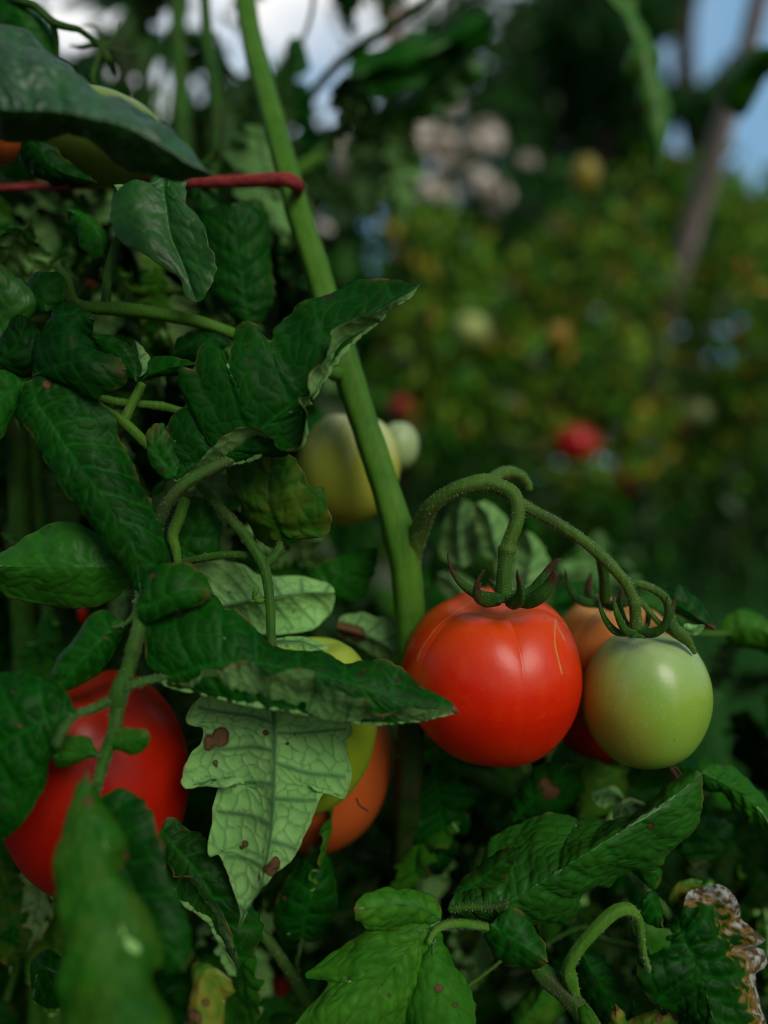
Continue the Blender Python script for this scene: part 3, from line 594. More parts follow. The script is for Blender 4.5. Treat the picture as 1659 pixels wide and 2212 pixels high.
t3 = tomato(1320, 1430, .388, 136, 142, T_ORG, 'ripening orange tomato half hidden behind the pale green one', up=(0, -.12, 1), lobes=5, lobe=.05, dimple=.16, power=.85, blush_refl_dir=(.1, -.2, -1))
calyx(t3, 1303, 1305, .358, ['1300,1306,.357,8,0 1262,1300,.350,10,0 1235,1280,.347,8,.1 1225,1250,.346,4,.4 1221,1228,.346,1,1',
     '1300,1300,.362,8,0 1278,1292,.366,9,.2 1270,1270,.367,9,.8 1275,1245,.367,4,1 1278,1235,.367,1,1',
     '1308,1306,.356,8,0 1345,1304,.350,9,0 1378,1290,.348,7,.1 1392,1270,.347,3,.6 1396,1262,.347,1,1',
     '1304,1308,.355,8,0 1320,1312,.347,9,0 1338,1298,.344,7,.2 1342,1280,.343,3,.8 1343,1270,.343,1,1'], discr=26)
T_DRD = fruit_mat('deep_red', (.30, .004, .001), (.38, .010, .0015), (.38, .025, .003), rough=.34, spec=.35)
tomato(1300, 1530, .425, 112, 112, T_DRD, 'dark red tomato deep in the shade between the red and the pale green fruit')
T_YEL = fruit_mat('yellow_green', (.33, .41, .035), (.40, .44, .05), (.56, .62, .30), rough=.3, sss=.3, sp=(.7, .8, .2))
tomato(752, 1010, .405, 110, 120, T_YEL, 'yellow green tomato behind the thick stem in the middle', up=(.1, -.15, 1), power=.86, lobe=.02, dimple=.08)
T_PAL = fruit_mat('pale_mint', (.26, .40, .14), (.32, .44, .18), (.4, .5, .26), rough=.35)
tomato(862, 962, .455, 42, 52, T_PAL, 'small mint green tomato just right of the thick stem, behind the yellow green one', lobe=.01, dimple=.05)
T_LIM = fruit_mat('lime', (.22, .38, .015), (.28, .42, .02), (.36, .46, .06), rough=.3, sp=(.6, .8, .1))
tomato(668, 1560, .345, 146, 196, T_LIM, 'elongated lime green tomato behind the pale hanging leaf', power=.86, lobe=.02, up=(.06, -.1, 1))
T_OR2 = fruit_mat('orange_red', (.46, .075, .012), (.50, .11, .018), (.46, .16, .04), rough=.36)
t7 = tomato(690, 1630, .395, 156, 200, T_OR2, 'dull orange red tomato behind the lime green one', power=.84, lobe=.02)
tube(t7, 'dried_style', 'v', '770,1725,.347,2,1 775,1738,.345,2,1 785,1746,.345,2,1 794,1752,.346,2,1', M_CAL)
tomato(206, 1685, .336, 196, 242, T_DRD, 'big dark red tomato at the left, partly covered by leaves', power=.86, lobe=.02, up=(-.12, -.1, 1))
T_OLV = fruit_mat('olive_green', (.12, .20, .025), (.16, .24, .03), (.2, .3, .05), rough=.4)
tomato(215, 300, .37, 140, 92, T_OLV, 'large unripe green tomato under the big blurred leaf at upper left', lobe=.02)
tomato(-22, 292, .33, 62, 62, T_OR2, 'orange tomato cut by the left edge of the photo')
tomato(178, 1322, .40, 11, 24, T_DRD, 'small red tomato peeping between dark leaves above the big dark red one', res=(40, 50))
tomato(88, 1035, .50, 46, 60, T_DRD, 'dark red tomato in deep shade at the left edge')
tomato(590, 590, .62, 16, 18, F_RED, 'small orange red tomato behind the leaves left of the thick stem', res=(40, 50))
tomato(562, 2064, .60, 42, 24, T_DRD, 'red tomato in the shade at the bottom, above the yellow curled leaf', res=(60, 80))
tomato(572, 2150, .56, 60, 26, T_DRD, 'lowest red tomato at the bottom centre, half hidden by a leaf', res=(60, 80))
# --- red cord
M_CORD = plain_mat('red_cord', (.17, .018, .016), (.32, .05, .045), 500, .8, .7, .0005, (.3, 1, 1))
a = pts('q1', '-700,830,.46,14 0,812,.405,14 130,808,.40,14 370,802,.392,17 560,797,.386,20 800,790,.380,24 1000,784,.374,27 1150,778,.369,29 1235,776,.366,30 1272,790,.369,32 1290,812,.380,29 1275,830,.400,24 1240,815,.412,22 1100,790,.417,20 600,800,.45,18 0,815,.50,16')
P = W(a[:, 0], a[:, 1], a[:, 2]); cm = tube_mesh('cord', P, a[:, 3] * .5 * a[:, 2] / 1659, [M_CORD], seg=14, flat=.85, org=P[0], ridge=.02)
co = link('cord', cm); co.location = P[0]; tag(co, 'red cord looped round the thick stem and running off to the left', 'cord')
a = pts('q3', '-400,40,.50,9 320,110,.43,11 400,130,.43,12 540,160,.44,11 800,230,.5,10'); P = W(a[:, 0], a[:, 1], a[:, 2])
co = link('cord', tube_mesh('cord', P, a[:, 3] * .5 * a[:, 2] / 1659, [M_CORD], seg=10, org=P[0])); co.location = P[0]; tag(co, 'short stretch of dark red cord behind the leaves, below the first cord', 'cord')
# ---------------------------------------------------------------- hero leaves
DK = (.12, .42, .7); MD = (.18, .58, .7); BRT = (.25, .85, .8); PU = (.10, .50, .7)
# big blurred leaf, top left
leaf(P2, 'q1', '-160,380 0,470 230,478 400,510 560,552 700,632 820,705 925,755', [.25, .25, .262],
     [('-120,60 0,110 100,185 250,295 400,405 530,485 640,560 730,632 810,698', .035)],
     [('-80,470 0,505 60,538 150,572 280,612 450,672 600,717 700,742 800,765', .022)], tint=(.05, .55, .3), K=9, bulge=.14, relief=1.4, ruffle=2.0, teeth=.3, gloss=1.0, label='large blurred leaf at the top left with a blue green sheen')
leaf(P4, 'q1', '40,-60 90,60 130,150 210,270', .36, [('-40,60 0,180 80,260', .01)], [('110,20 190,80 225,150 232,230', .01)], tint=MD, K=5)
# curled leaf below the cord
leaf(P1, 'q1', '730,700 710,800 720,900 740,1020 780,1120 850,1306', [.338, .330, .325],
     [('690,740 655,790 615,850 575,905 540,915 530,860 500,780 478,850 476,930 495,990 520,1030 590,1075 650,1120 720,1165 780,1205 795,1262 830,1296', [.0, .006, -.006, .002])],
     [('778,740 790,800 800,880 850,930 880,980 905,1060 925,1110 930,1160 905,1240 880,1290', -.004)], tint=(.05, .70, .2), gloss=.5, K=5, relief=.8, bulge=.10, ruffle=1.6, teeth=.8, label='curled blue green leaf hanging below the red cord')
leaf(P1, 'q1', '770,755 770,800 765,850 800,930', .338, [('735,790 742,830 770,880', -.005)], [('790,800 790,850', .0)], under=True, tint=(.3, .6, 1), K=3)
# the large lobed leaf in the middle
leaf(P1, 'q3', '752,955 860,890 985,850 1100,770 1185,700 1290,620 1380,510 1450,390 1560,270 1700,180 1809,126', [.306, .300, .298, .300],
     [('690,930 650,895 640,830 655,745 682,725 715,748 745,700 800,660 845,662 812,620 792,545 800,492 850,490 870,405 905,364 955,392 1000,462 1002,400 1030,322 1080,288 1125,325 1172,378 1200,300 1260,232 1310,196 1400,178 1500,132 1600,112 1700,110', [.008, .004, .002, .006, .012])],
     [('760,975 850,930 950,905 1060,880 1150,850 1200,818 1280,845 1330,770 1322,700 1345,622 1385,590 1440,500 1500,412 1560,362 1650,292 1700,232 1770,190', [0, .004, .002, .0, 0]),
      ('775,965 860,880 960,790 1080,745 1190,775 1215,810 1290,800 1312,700 1290,612 1345,600 1352,515 1405,480 1432,400 1450,325 1520,285 1600,240 1700,197 1765,160', [-.004, -.010, -.007])],
     tint=(.14, .45, .9), K=6, teeth=.9, bulge=.06, ruffle=1.0, relief=.9, skew=.16, label='large dark lobed leaf reaching across the thick stem, its tip brown')
tube(P1, 'petiole', 'q3', '1180,800,.316,10 1120,825,.312,20 1020,870,.306,26 900,925,.302,28 800,985,.300,28 735,1050,.300,27 700,1110,.302,25 680,1180,.306,22 690,1300,.32,20', M_STEMD, hairs=500)
leaf(P1, 'q3', '760,950 700,880 668,810 660,735', .303, [('720,960 660,910 640,840 640,760', .001)], [('770,900 740,820 712,750 690,728', .002)], tint=MD, K=4)
# upright leaf below, half in light
leaf(P1, 'q3', '1216,1260 1205,1200 1165,1100 1158,1000 1165,900 1186,822', [.325, .318, .322],
     [('1190,1270 1140,1220 1080,1150 1035,1090 995,1020 975,955 985,910 1012,880 1080,862 1140,840', .012)],
     [('1250,1240 1340,1215 1410,1195 1425,1135 1400,1085 1392,1000 1335,990 1292,905 1240,855', -.004)], tint=(.55, .62, 1), K=6, teeth=1.4, relief=1.3, label='small upright leaf, its right half pale and wrinkled, below the big lobed one')
tube(P1, 'petiole', 'q5', '1215,120,.325,14 1205,165,.324,22 1165,212,.322,22 1140,235,.321,18', M_STEMD, hairs=160)
tube(P1, 'petiole', 'q5', '800,-190,.335,18 870,-110,.333,20 950,-20,.330,22 1040,80,.326,24 1100,165,.323,24 1140,235,.321,24 1158,320,.319,22 1168,420,.317,20 1172,560,.315,19 1180,700,.312,18 1183,860,.308,16', M_STEMD, hairs=500)
tube(P1, 'petiole', 'q5', '1110,190,.326,16 1050,186,.327,17 950,188,.329,17 870,200,.331,17 790,218,.334,14', M_STEMD, hairs=200)
tube(P1, 'bud', 'q5', '1150,378,.319,12 1110,382,.317,14 1098,360,.316,12 1108,335,.315,13 1105,325,.315,8', M_STEM, hairs=40)
tube(P1, 'bud', 'q5', '1112,380,.317,11 1092,384,.316,7 1078,385,.316,3', M_STEM)
# leaf to its left
leaf(P1, 'q5', '790,215 800,140 860,40 900,-60', .336, [('760,200 715,110 740,0 800,-60', .004)], [('860,200 940,165 945,80 940,0 925,-60', .004)], tint=MD, K=4)
# pale underside leaf behind
leaf(P1, 'q5', '965,410 1080,385 1180,370 1320,350 1446,350', [.352, .345, .352],
     [('935,370 860,290 805,235 860,213 920,208 1000,212 1060,230 1110,262 1160,268 1230,272 1290,276 1400,305 1440,330', [.004, .008])],
     [('980,450 1010,480 1100,522 1210,528 1340,502 1420,435 1445,380', .008)], under=True, tint=(.05, .80, .8), K=7, teeth=.3, bulge=.12, relief=1.2, veinw=.9, label='broad pale leaf underside lying behind the thin petiole')
leaf(P1, 'q5', '1190,560 1260,560 1330,570 1480,655', .335, [('1200,545 1300,538 1380,565 1430,605', .004)], [('1220,600 1300,610 1400,620', -.002)], under=True, tint=(.1, .6, .8), K=4)
# hero pale leaf hanging in front of lime fruit
leaf(P1, 'q5', '1182,760 1182,860 1186,1000 1185,1106 1176,1300 1160,1460 1120,1630 1060,1730 1030,1806', [.305, .300, .296, .298],
     [('1120,770 1000,770 880,790 820,862 812,912 882,940 868,1010 830,1042 802,1106 796,1180 860,1185 938,1168 918,1250 910,1310 908,1465 950,1482 990,1590 1020,1665 1040,1730', [.002, .008, .006, .003])],
     [('1240,780 1360,800 1440,850 1500,905 1522,962 1500,1012 1512,1085 1514,1150 1492,1235 1452,1230 1405,1205 1372,1240 1350,1306 1300,1425 1262,1510 1180,1590 1100,1668 1050,1765', [.002, .010, .006, .003])],
     under=True, tint=(.04, .62, .8), K=7, teeth=.5, bulge=.10, relief=1.5, veinw=1.25, cell=.0048, spots='905,990,30 955,965,26 900,1010,18 1185,1520,20 1170,1548,20 1190,1500,12 1045,1450,18 1060,1435,12 1272,960,9 1150,955,9 1240,1000,8', label='pale leaf underside with a brown dead patch, hanging in front of the lime green fruit')
# long dark leaf pointing at the red tomato
leaf(P2, 'q5', '690,710 760,705 900,665 1080,650 1250,680 1400,705 1600,765 1800,830 1984,862', [.285, .280, .280, .287, .292],
     [('640,660 632,560 632,490 660,455 705,432 780,400 850,385 925,366 948,385 950,430 1020,440 1100,492 1160,560 1250,595 1330,612 1400,610 1480,655 1560,652 1659,660 1730,690 1780,738 1860,780 1950,825', [.004, .012, .012, .008])],
     [('700,738 750,762 900,792 1050,832 1250,872 1400,897 1550,926 1659,928 1800,912 1900,888', [.002, .002, .0]),
      ('740,735 800,742 850,715 890,686 950,702 1020,672 1100,655 1140,700 1200,692 1280,684 1355,692 1390,750 1500,782 1600,802 1622,860 1720,850 1850,850', [-.002, -.009, -.010, -.006])],
     tint=(.14, .50, 1), K=8, teeth=.8, bulge=.05, relief=1.0, spots='785,428,14 775,432,10 1965,850,16 1985,862,20', label='long dark leaf with a folded pale lower edge, its withered tip touching the red tomato')
tube(P2, 'rachis', 'q5', '640,-60,.31,14 605,330,.298,16 596,410,.292,24 600,490,.288,30 585,560,.286,32 575,600,.285,36 570,622,.285,31 545,700,.284,32 515,780,.283,42 505,860,.283,32 490,960,.282,30 455,1050,.281,28 425,1160,.278,24 405,1240,.27,20', M_STEMD, hairs=900, label='hairy leaf stalk running down in front of the dark red tomato', seg=24)
tube(P2, 'rachis', 'q5', '520,790,.283,20 560,752,.283,20 620,733,.284,18 700,714,.285,16 800,690,.284,9', M_STEMD, hairs=260)
tube(P2, 'rachis', 'q5', '500,800,.283,22 455,825,.281,22 390,855,.278,20 320,880,.274,18 270,950,.270,20 240,1020,.268,15', M_STEMD, hairs=300)
tube(P2, 'petiole', 'q5', '596,420,.290,9 560,465,.289,10 525,490,.288,8 480,500,.287,5', M_STEMD, hairs=60)
leaf(P2, 'q5', '595,412 660,395 760,350 850,330 918,352', [.284, .280, .286], [('600,380 640,275 700,232 800,240 870,282 908,330', .006)], [('602,450 640,477 720,440 800,415 870,385', .002)], tint=(.14, .56, .9), K=5, spots='660,272,8 785,310,5', label='small rounded leaf at the top of the hairy leaf stalk')
leaf(P2, 'q5', '540,478 470,520 390,600 310,690 262,758', [.289, .285, .285], [('510,462 450,426 382,450 315,540 262,610 240,650 224,712 235,745', .006)], [('535,520 520,545 488,602 430,682 350,735 290,768', .006)], tint=(.08, .55, .5), K=6, teeth=.15, relief=.9, spots='460,545,7', label='smooth oval leaf above the dark red tomato')
leaf(P2, 'q5', '560,225 440,238 300,240 100,236 -50,232', [.312, .304, .305], [('500,150 460,130 370,62 300,42 220,46 100,112 0,182 -40,210', .008)], [('560,300 500,350 400,400 250,414 150,382 60,352 0,322 -40,280', .010)], tint=(.10, .8, .5), gloss=.2, K=7, teeth=.15, relief=1.0, bulge=.05, label='veined grey green leaf pointing left at mid height')
# big left leaf
leaf(P2, 'q5', '332,868 210,895 80,960 -60,1060 -160,1200 -220,1400', [.273, .268, .27], [('318,840 290,782 240,727 150,702 50,706 0,712 -120,750 -220,850 -280,1100', .012)], [('320,900 272,972 222,1052 200,1110 185,1200 170,1225 110,1325 60,1380 0,1422 -100,1470', .004)], tint=(.08, .46, .6), K=7, relief=1.3, teeth=.1, spots='85,922,10 55,775,8', label='large dark leaf at the left edge beside the dark red tomato')
leaf(P2, 'q5', '438,1062 370,1040 300,1045 228,1058', .278, [('415,1020 385,985 340,964 280,980 240,1020', .003)], [('405,1062 370,1072 330,1095 280,1103 240,1092', .003)], tint=(.3, .75, .9), K=3, spots='300,1015,10', label='tiny spotted leaflet left of the hairy stalk', res=.0005)
leaf(P2, 'q5', '482,1000 530,985 590,980 650,972', .279, [('490,965 530,942 590,944 635,955', .003)], [('495,1022 540,1032 600,1028 635,1000', .002)], tint=(.3, .7, .9), K=3, label='tiny leaflet right of the hairy stalk', res=.0005)
# front blurred leaf
leaf(P2, 'q7', '378,18 372,150 390,350 430,560 480,800 500,1000 520,1250', [.252, .240, .230, .222, .215],
     [('350,60 330,90 310,155 285,285 262,480 268,700 285,1000 300,1250', .004)], [('388,70 402,150 450,240 510,320 562,382 500,470 490,520 545,570 640,700 702,820 615,900 640,960 700,1050 760,1250', .006)], tint=(.4, .78, .9), relief=1.1, K=7, teeth=1.2, bulge=.12, ruffle=1.4, spots='385,140,14 560,370,16', label='nearest leaf, pale and out of focus, rising at the bottom left')
leaf(P2, 'q7', '425,130 480,300 560,480 640,660 740,800 795,880', [.27, .262, .25, .25], [('400,160 400,300 420,480 480,650 600,800 720,880', .004)], [('470,112 520,95 600,130 650,200 700,330 722,480 765,560 805,650 822,800', .006)], tint=(.1, .42, .7), K=6, relief=.8, label='dark blurred leaf just behind the nearest leaf')
leaf(P1, 'q7', '672,250 760,350 850,450 940,600 1000,720 1030,866', [.318, .308, .306],
     [('700,215 745,226 800,266 870,300 950,380 1040,500 1090,600 1125,700 1085,800', .006)], [('670,330 700,400 722,485 765,545 810,600 900,660 930,720 962,760 990,820', .002), ('690,330 730,440 760,490 830,478 870,540 925,605 950,640 985,720 1010,800', -.008)], tint=(.2, .45, .9), K=7, relief=.9, label='dark leaf with a folded edge under the tip of the pale hanging leaf')
leaf(P1, 'q7', '1305,745 1318,650 1340,560 1370,440 1390,338', [.35, .345, .348], [('1240,748 1200,722 1176,650 1190,570 1212,518 1290,410 1350,370', .008)], [('1360,745 1400,705 1432,655 1452,560 1450,490 1425,400', .008)], tint=(.12, .48, .7), K=7, teeth=.4, relief=1.1, spots='1228,562,10', label='dark upright leaf below the orange red tomato')
tube(P1, 'petiole', 'q7', '1305,740,.35,7 1292,800,.35,9 1280,860,.352,10 1300,930,.355,12 1350,1030,.358,16', M_STEMD, hairs=80)
tube(P1, 'stem', 'q7', '960,560,.345,20 1050,640,.345,20 1150,735,.345,22 1235,855,.346,23 1310,980,.347,24 1370,1110,.348,25 1440,1300,.35,26', M_STEMD, hairs=300)
# left dark group
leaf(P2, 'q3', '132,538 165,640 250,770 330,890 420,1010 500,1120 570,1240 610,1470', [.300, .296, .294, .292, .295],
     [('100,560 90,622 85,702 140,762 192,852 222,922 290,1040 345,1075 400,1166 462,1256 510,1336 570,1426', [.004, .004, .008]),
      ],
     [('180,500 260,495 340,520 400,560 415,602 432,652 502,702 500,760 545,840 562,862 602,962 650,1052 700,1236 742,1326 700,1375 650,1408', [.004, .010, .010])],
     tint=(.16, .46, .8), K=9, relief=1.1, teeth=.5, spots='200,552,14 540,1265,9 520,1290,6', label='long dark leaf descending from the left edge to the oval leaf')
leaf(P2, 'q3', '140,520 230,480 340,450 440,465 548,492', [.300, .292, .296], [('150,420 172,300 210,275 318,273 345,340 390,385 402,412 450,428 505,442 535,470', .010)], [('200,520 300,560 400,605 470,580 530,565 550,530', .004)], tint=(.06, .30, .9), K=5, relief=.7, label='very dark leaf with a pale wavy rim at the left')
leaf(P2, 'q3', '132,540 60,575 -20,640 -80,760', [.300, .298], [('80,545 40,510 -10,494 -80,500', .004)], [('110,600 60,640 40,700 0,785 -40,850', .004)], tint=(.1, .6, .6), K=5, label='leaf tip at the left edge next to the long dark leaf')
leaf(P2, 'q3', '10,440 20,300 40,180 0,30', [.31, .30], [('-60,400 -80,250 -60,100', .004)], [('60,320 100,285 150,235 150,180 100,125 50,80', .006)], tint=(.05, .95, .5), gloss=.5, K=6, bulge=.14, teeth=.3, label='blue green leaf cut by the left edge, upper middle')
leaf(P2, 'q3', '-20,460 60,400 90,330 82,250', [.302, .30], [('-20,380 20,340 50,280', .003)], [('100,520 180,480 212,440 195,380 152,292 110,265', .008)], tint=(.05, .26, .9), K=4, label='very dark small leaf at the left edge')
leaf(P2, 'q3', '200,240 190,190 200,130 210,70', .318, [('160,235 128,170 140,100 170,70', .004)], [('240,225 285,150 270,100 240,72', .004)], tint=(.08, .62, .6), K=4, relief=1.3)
leaf(P2, 'q3', '220,285 280,250 340,250 405,275', .312, [('240,230 300,193 350,205 390,240', .005)], [('260,330 340,350 395,330', .003)], tint=(.08, .42, .6), K=4)
leaf(P1, 'q3', '400,350 460,370 520,430 560,490 590,545', .318, [('400,335 480,345 545,380 590,440 605,500', .003)], [('420,400 470,470 530,520', .006)], tint=(.1, .45, .6), K=4, bulge=.2)
leaf(P1, 'q3', '585,535 600,480 598,430 585,366', .322, [('560,505 565,450 570,400', .008)], [('625,510 640,445 620,405', .004)], under=True, tint=(.1, .55, .6), K=3, relief=.5)
leaf(P1, 'q3', '605,540 680,500 760,478 852,468', [.328, .322], [('620,470 650,440 720,428 790,445', .003)], [('640,530 700,518 780,512', .006)], tint=(.14, .52, .6), K=5, teeth=.2)
leaf(P1, 'q3', '990,385 900,355 820,380 740,430', .345, [('940,330 860,315 790,340', .004)], [('900,430 850,455 790,450', .004)], tint=(.08, .34, .6), K=5)
tube(P1, 'branch', 'q3', '1440,470,.372,26 1100,372,.358,25 980,325,.350,26 880,290,.346,27 760,262,.342,29 600,238,.338,30 470,225,.335,30 390,222,.333,26 320,190,.332,20 290,100,.335,18 240,40,.34,16', M_STEM, hairs=300, label='horizontal light green side branch at the left')
tube(P1, 'branch', 'q3', '455,222,.334,22 460,150,.336,20 470,60,.340,18 492,-30,.345,16 520,-100,.35,14', M_STEMD, hairs=100)
tube(P1, 'branch', 'q3', '420,610,.325,16 500,630,.328,18 600,640,.33,18 700,650,.333,19 790,675,.336,18', M_STEM, hairs=120)
tube(P1, 'branch', 'q3', '615,550,.324,18 590,600,.324,20 560,660,.323,20 535,710,.322,22', M_STEM, hairs=120)
tube(P1, 'branch', 'q3', '415,640,.32,17 460,670,.32,19 530,715,.321,22 590,770,.323,22 645,825,.326,20 720,880,.332,18', M_STEM, hairs=160)
tube(P1, 'branch', 'q5', '800,-60,.318,22 775,20,.318,26 745,100,.318,24 760,160,.318,20 768,230,.318,15', M_STEM, hairs=200)
# vertical dark leaves right of the curled one
leaf(P1, 'q1', '1075,1420 1060,1300 1040,1150 1020,1000 1000,880', [.372, .366], [('1000,1370 920,1280 880,1160 870,1040 900,920', .006)], [('1130,1390 1175,1280 1170,1110 1150,980 1080,880', .006)], tint=(.16, .46, .5), K=7, label='upright dark leaf left of the thick stem, below the cord')
leaf(P1, 'q1', '960,1240 940,1100 910,960 860,820', .378, [('900,1220 860,1050 840,900', .006)], [('990,1180 1000,1000 960,880 900,820', .006)], tint=(.08, .44, .5), K=6)
leaf(P4, 'q1', '1100,1090 1110,980 1100,860', .40, [('1030,1060 1040,940 1080,870', .006)], [('1170,1050 1160,950 1120,870', .006)], tint=MD, K=5)
leaf(P1, 'q1', '290,905 370,950 430,1010 445,1106', .345, [('300,950 350,1040 410,1110', .004)], [('330,905 410,945 450,1020', .004)], tint=MD, K=4)
leaf(P4, 'q1', '90,560 160,640 240,730 420,790', .345, [('60,620 100,700 200,780 300,800', .006)], [('180,590 270,680 340,740', .004)], tint=(.1, .30, .5), K=5)
# leaf left of middle under fruit stalk etc.
leaf(P1, 'q5', '1330,400 1400,330 1480,270 1560,210 1630,152', [.375, .37], [('1310,340 1330,280 1370,240 1450,200 1550,168', .005)], [('1400,420 1480,400 1560,370 1600,300 1630,210', .005)], tint=(.15, .6, .6), K=6, label='green leaf left of the thick stem, behind the pale underside')
leaf(P1, 'q5', '1450,500 1540,520 1640,560 1745,640', [.372, .366], [('1480,455 1560,442 1680,480 1740,560', .004)], [('1470,540 1560,580 1680,650', .006)], under=True, tint=(.1, .52, .9), K=5, spots='1500,505,34 1540,530,26 1470,495,20', label='pale leaf with a brown patch left of the ripe tomato')
# P5: behind the truss
leaf(P5, 'q6', '330,240 320,120 320,20 340,-60', [.43, .42], [('240,180 250,60 290,-20', .01)], [('400,200 410,80 390,-20', .008)], under=True, tint=(.1, .5, .5), K=5, relief=1.6)
leaf(P5, 'q6', '500,210 470,110 450,20 400,-40', [.42, .41], [('430,180 400,80 395,0', .006)], [('540,170 545,80 500,0 450,-40', .008)], under=True, tint=(.1, .58, .5), K=5, relief=1.6)
leaf(P5, 'q6', '600,370 620,260 640,170 610,80', [.42, .412], [('550,330 560,200 570,120', .006)], [('660,340 702,250 690,180 650,110', .008)], under=True, tint=(.08, .62, .5), K=6, relief=1.6, label='pale leaf underside seen right of the red tomato stalk')
leaf(P5, 'q6', '380,420 330,340 280,290 230,270', .44, [('320,420 260,360 225,300', .005)], [('430,380 380,300 300,255', .005)], under=True, tint=(.1, .55, .5), K=5)
leaf(P5, 'q6', '200,300 300,180 420,170 480,260', .46, [('220,160 330,100 430,120', .005)], [('280,330 380,330 450,300', .005)], tint=(.35, .5, .7), K=5)
leaf(P5, 'q6', '720,400 790,360 860,350 960,380', .44, [('740,350 820,300 900,310', .005)], [('780,410 860,410', .005)], tint=(.1, .55, .7), K=5)
leaf(P5, 'q6', '1100,380 1180,420 1240,460 1300,480', .40, [('1130,330 1220,360 1290,420', .006)], [('1120,430 1200,480', .006)], tint=(.2, .75, .7), K=5)
leaf(P1, 'q6', '1235,390 1300,420 1370,470 1440,510', [.345, .342], [('1230,340 1270,320 1340,370 1400,440', .004)], [('1260,440 1320,470 1380,505', .006)], tint=(.12, .42, 1), K=5, spots='1425,505,22 1400,498,14', label='dark leaf with a brown tip right of the pale green tomato stalk')
leaf(P1, 'q6', '1290,500 1330,510 1385,490', .338, [('1300,485 1340,490', .002)], [('1310,520 1350,530', .002)], under=True, tint=(.0, .8, .2), K=2)
leaf(P3, 'q6', '1460,520 1560,500 1660,520 1760,590', [.40, .39], [('1470,470 1550,430 1640,460 1730,520', .006)], [('1500,555 1600,600 1700,640', .008)], tint=(.35, 1.0, .4), K=6, label='light green leaf at the right edge level with the fruit')
tube(P3, 'petiole', 'q6', '1150,500,.40,7 1300,520,.40,8 1450,525,.40,9 1500,520,.40,7', M_STEM, hairs=80)
# --- P3 lower right
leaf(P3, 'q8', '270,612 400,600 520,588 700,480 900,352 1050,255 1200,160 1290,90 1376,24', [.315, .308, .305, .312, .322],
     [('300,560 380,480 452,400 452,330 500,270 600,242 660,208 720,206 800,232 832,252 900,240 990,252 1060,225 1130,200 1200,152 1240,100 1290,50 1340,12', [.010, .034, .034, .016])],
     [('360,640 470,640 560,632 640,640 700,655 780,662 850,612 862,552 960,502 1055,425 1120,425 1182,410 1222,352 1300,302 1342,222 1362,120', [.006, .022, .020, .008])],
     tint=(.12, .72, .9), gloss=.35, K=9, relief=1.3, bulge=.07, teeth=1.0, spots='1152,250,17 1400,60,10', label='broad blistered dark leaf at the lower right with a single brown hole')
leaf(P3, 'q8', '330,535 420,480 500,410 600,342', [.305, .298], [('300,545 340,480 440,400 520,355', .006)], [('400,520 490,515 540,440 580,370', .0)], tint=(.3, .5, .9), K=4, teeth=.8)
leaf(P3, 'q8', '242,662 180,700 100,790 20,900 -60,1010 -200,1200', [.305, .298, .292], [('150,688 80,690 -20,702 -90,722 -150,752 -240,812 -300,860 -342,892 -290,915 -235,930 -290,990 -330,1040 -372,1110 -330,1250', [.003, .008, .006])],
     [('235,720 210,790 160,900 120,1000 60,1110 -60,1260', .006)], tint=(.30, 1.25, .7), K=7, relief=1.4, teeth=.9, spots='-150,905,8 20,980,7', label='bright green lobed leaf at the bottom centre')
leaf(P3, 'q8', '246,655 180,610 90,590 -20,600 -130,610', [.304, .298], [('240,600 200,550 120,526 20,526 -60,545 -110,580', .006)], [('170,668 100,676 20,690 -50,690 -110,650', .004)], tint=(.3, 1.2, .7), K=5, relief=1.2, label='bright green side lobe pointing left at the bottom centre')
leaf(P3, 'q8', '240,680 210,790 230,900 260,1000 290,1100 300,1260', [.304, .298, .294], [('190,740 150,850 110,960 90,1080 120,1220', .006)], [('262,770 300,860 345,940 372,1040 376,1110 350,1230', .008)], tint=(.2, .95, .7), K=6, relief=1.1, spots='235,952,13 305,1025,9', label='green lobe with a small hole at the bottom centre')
leaf(P3, 'q8', '460,678 540,730 620,780 708,838', [.306, .30], [('500,640 560,610 640,680 690,762', .005)], [('440,725 500,812 580,862 650,872', .005)], tint=(.14, .55, .8), K=5, label='dark oval leaflet right of the bright green leaf')
tube(P3, 'petiole', 'q8', '190,760,.300,12 215,710,.302,15 260,680,.304,18 330,672,.306,19 400,680,.307,19 455,690,.308,16', M_STEM, hairs=200)
tube(P3, 'petiole', 'q8', '280,612,.314,14 360,600,.312,16 460,600,.31,15 540,580,.308,11', M_STEMD, hairs=160)
tube(P3, 'stem', 'q8', '640,840,.325,26 700,900,.322,44 770,960,.32,44 840,1040,.318,42 900,1120,.316,40 1000,1300,.31,40', M_STEMD, hairs=500, seg=26)
tube(P3, 'stem', 'q8', '830,980,.318,20 800,900,.316,34 800,850,.315,28 840,780,.314,27 900,710,.314,27 960,650,.315,27 1010,615,.316,27 1060,612,.318,27 1095,650,.320,22 1108,720,.323,18 1125,820,.327,14 1180,960,.333,10', M_STEM, hairs=600, label='light green stem arching over at the lower right', seg=26)
leaf(P3, 'q8', '870,1020 880,1060 890,1130', .305, [('845,1040 850,1100', .002)], [('900,1050 915,1120', .002)], tint=(.2, .9, .5), K=2)
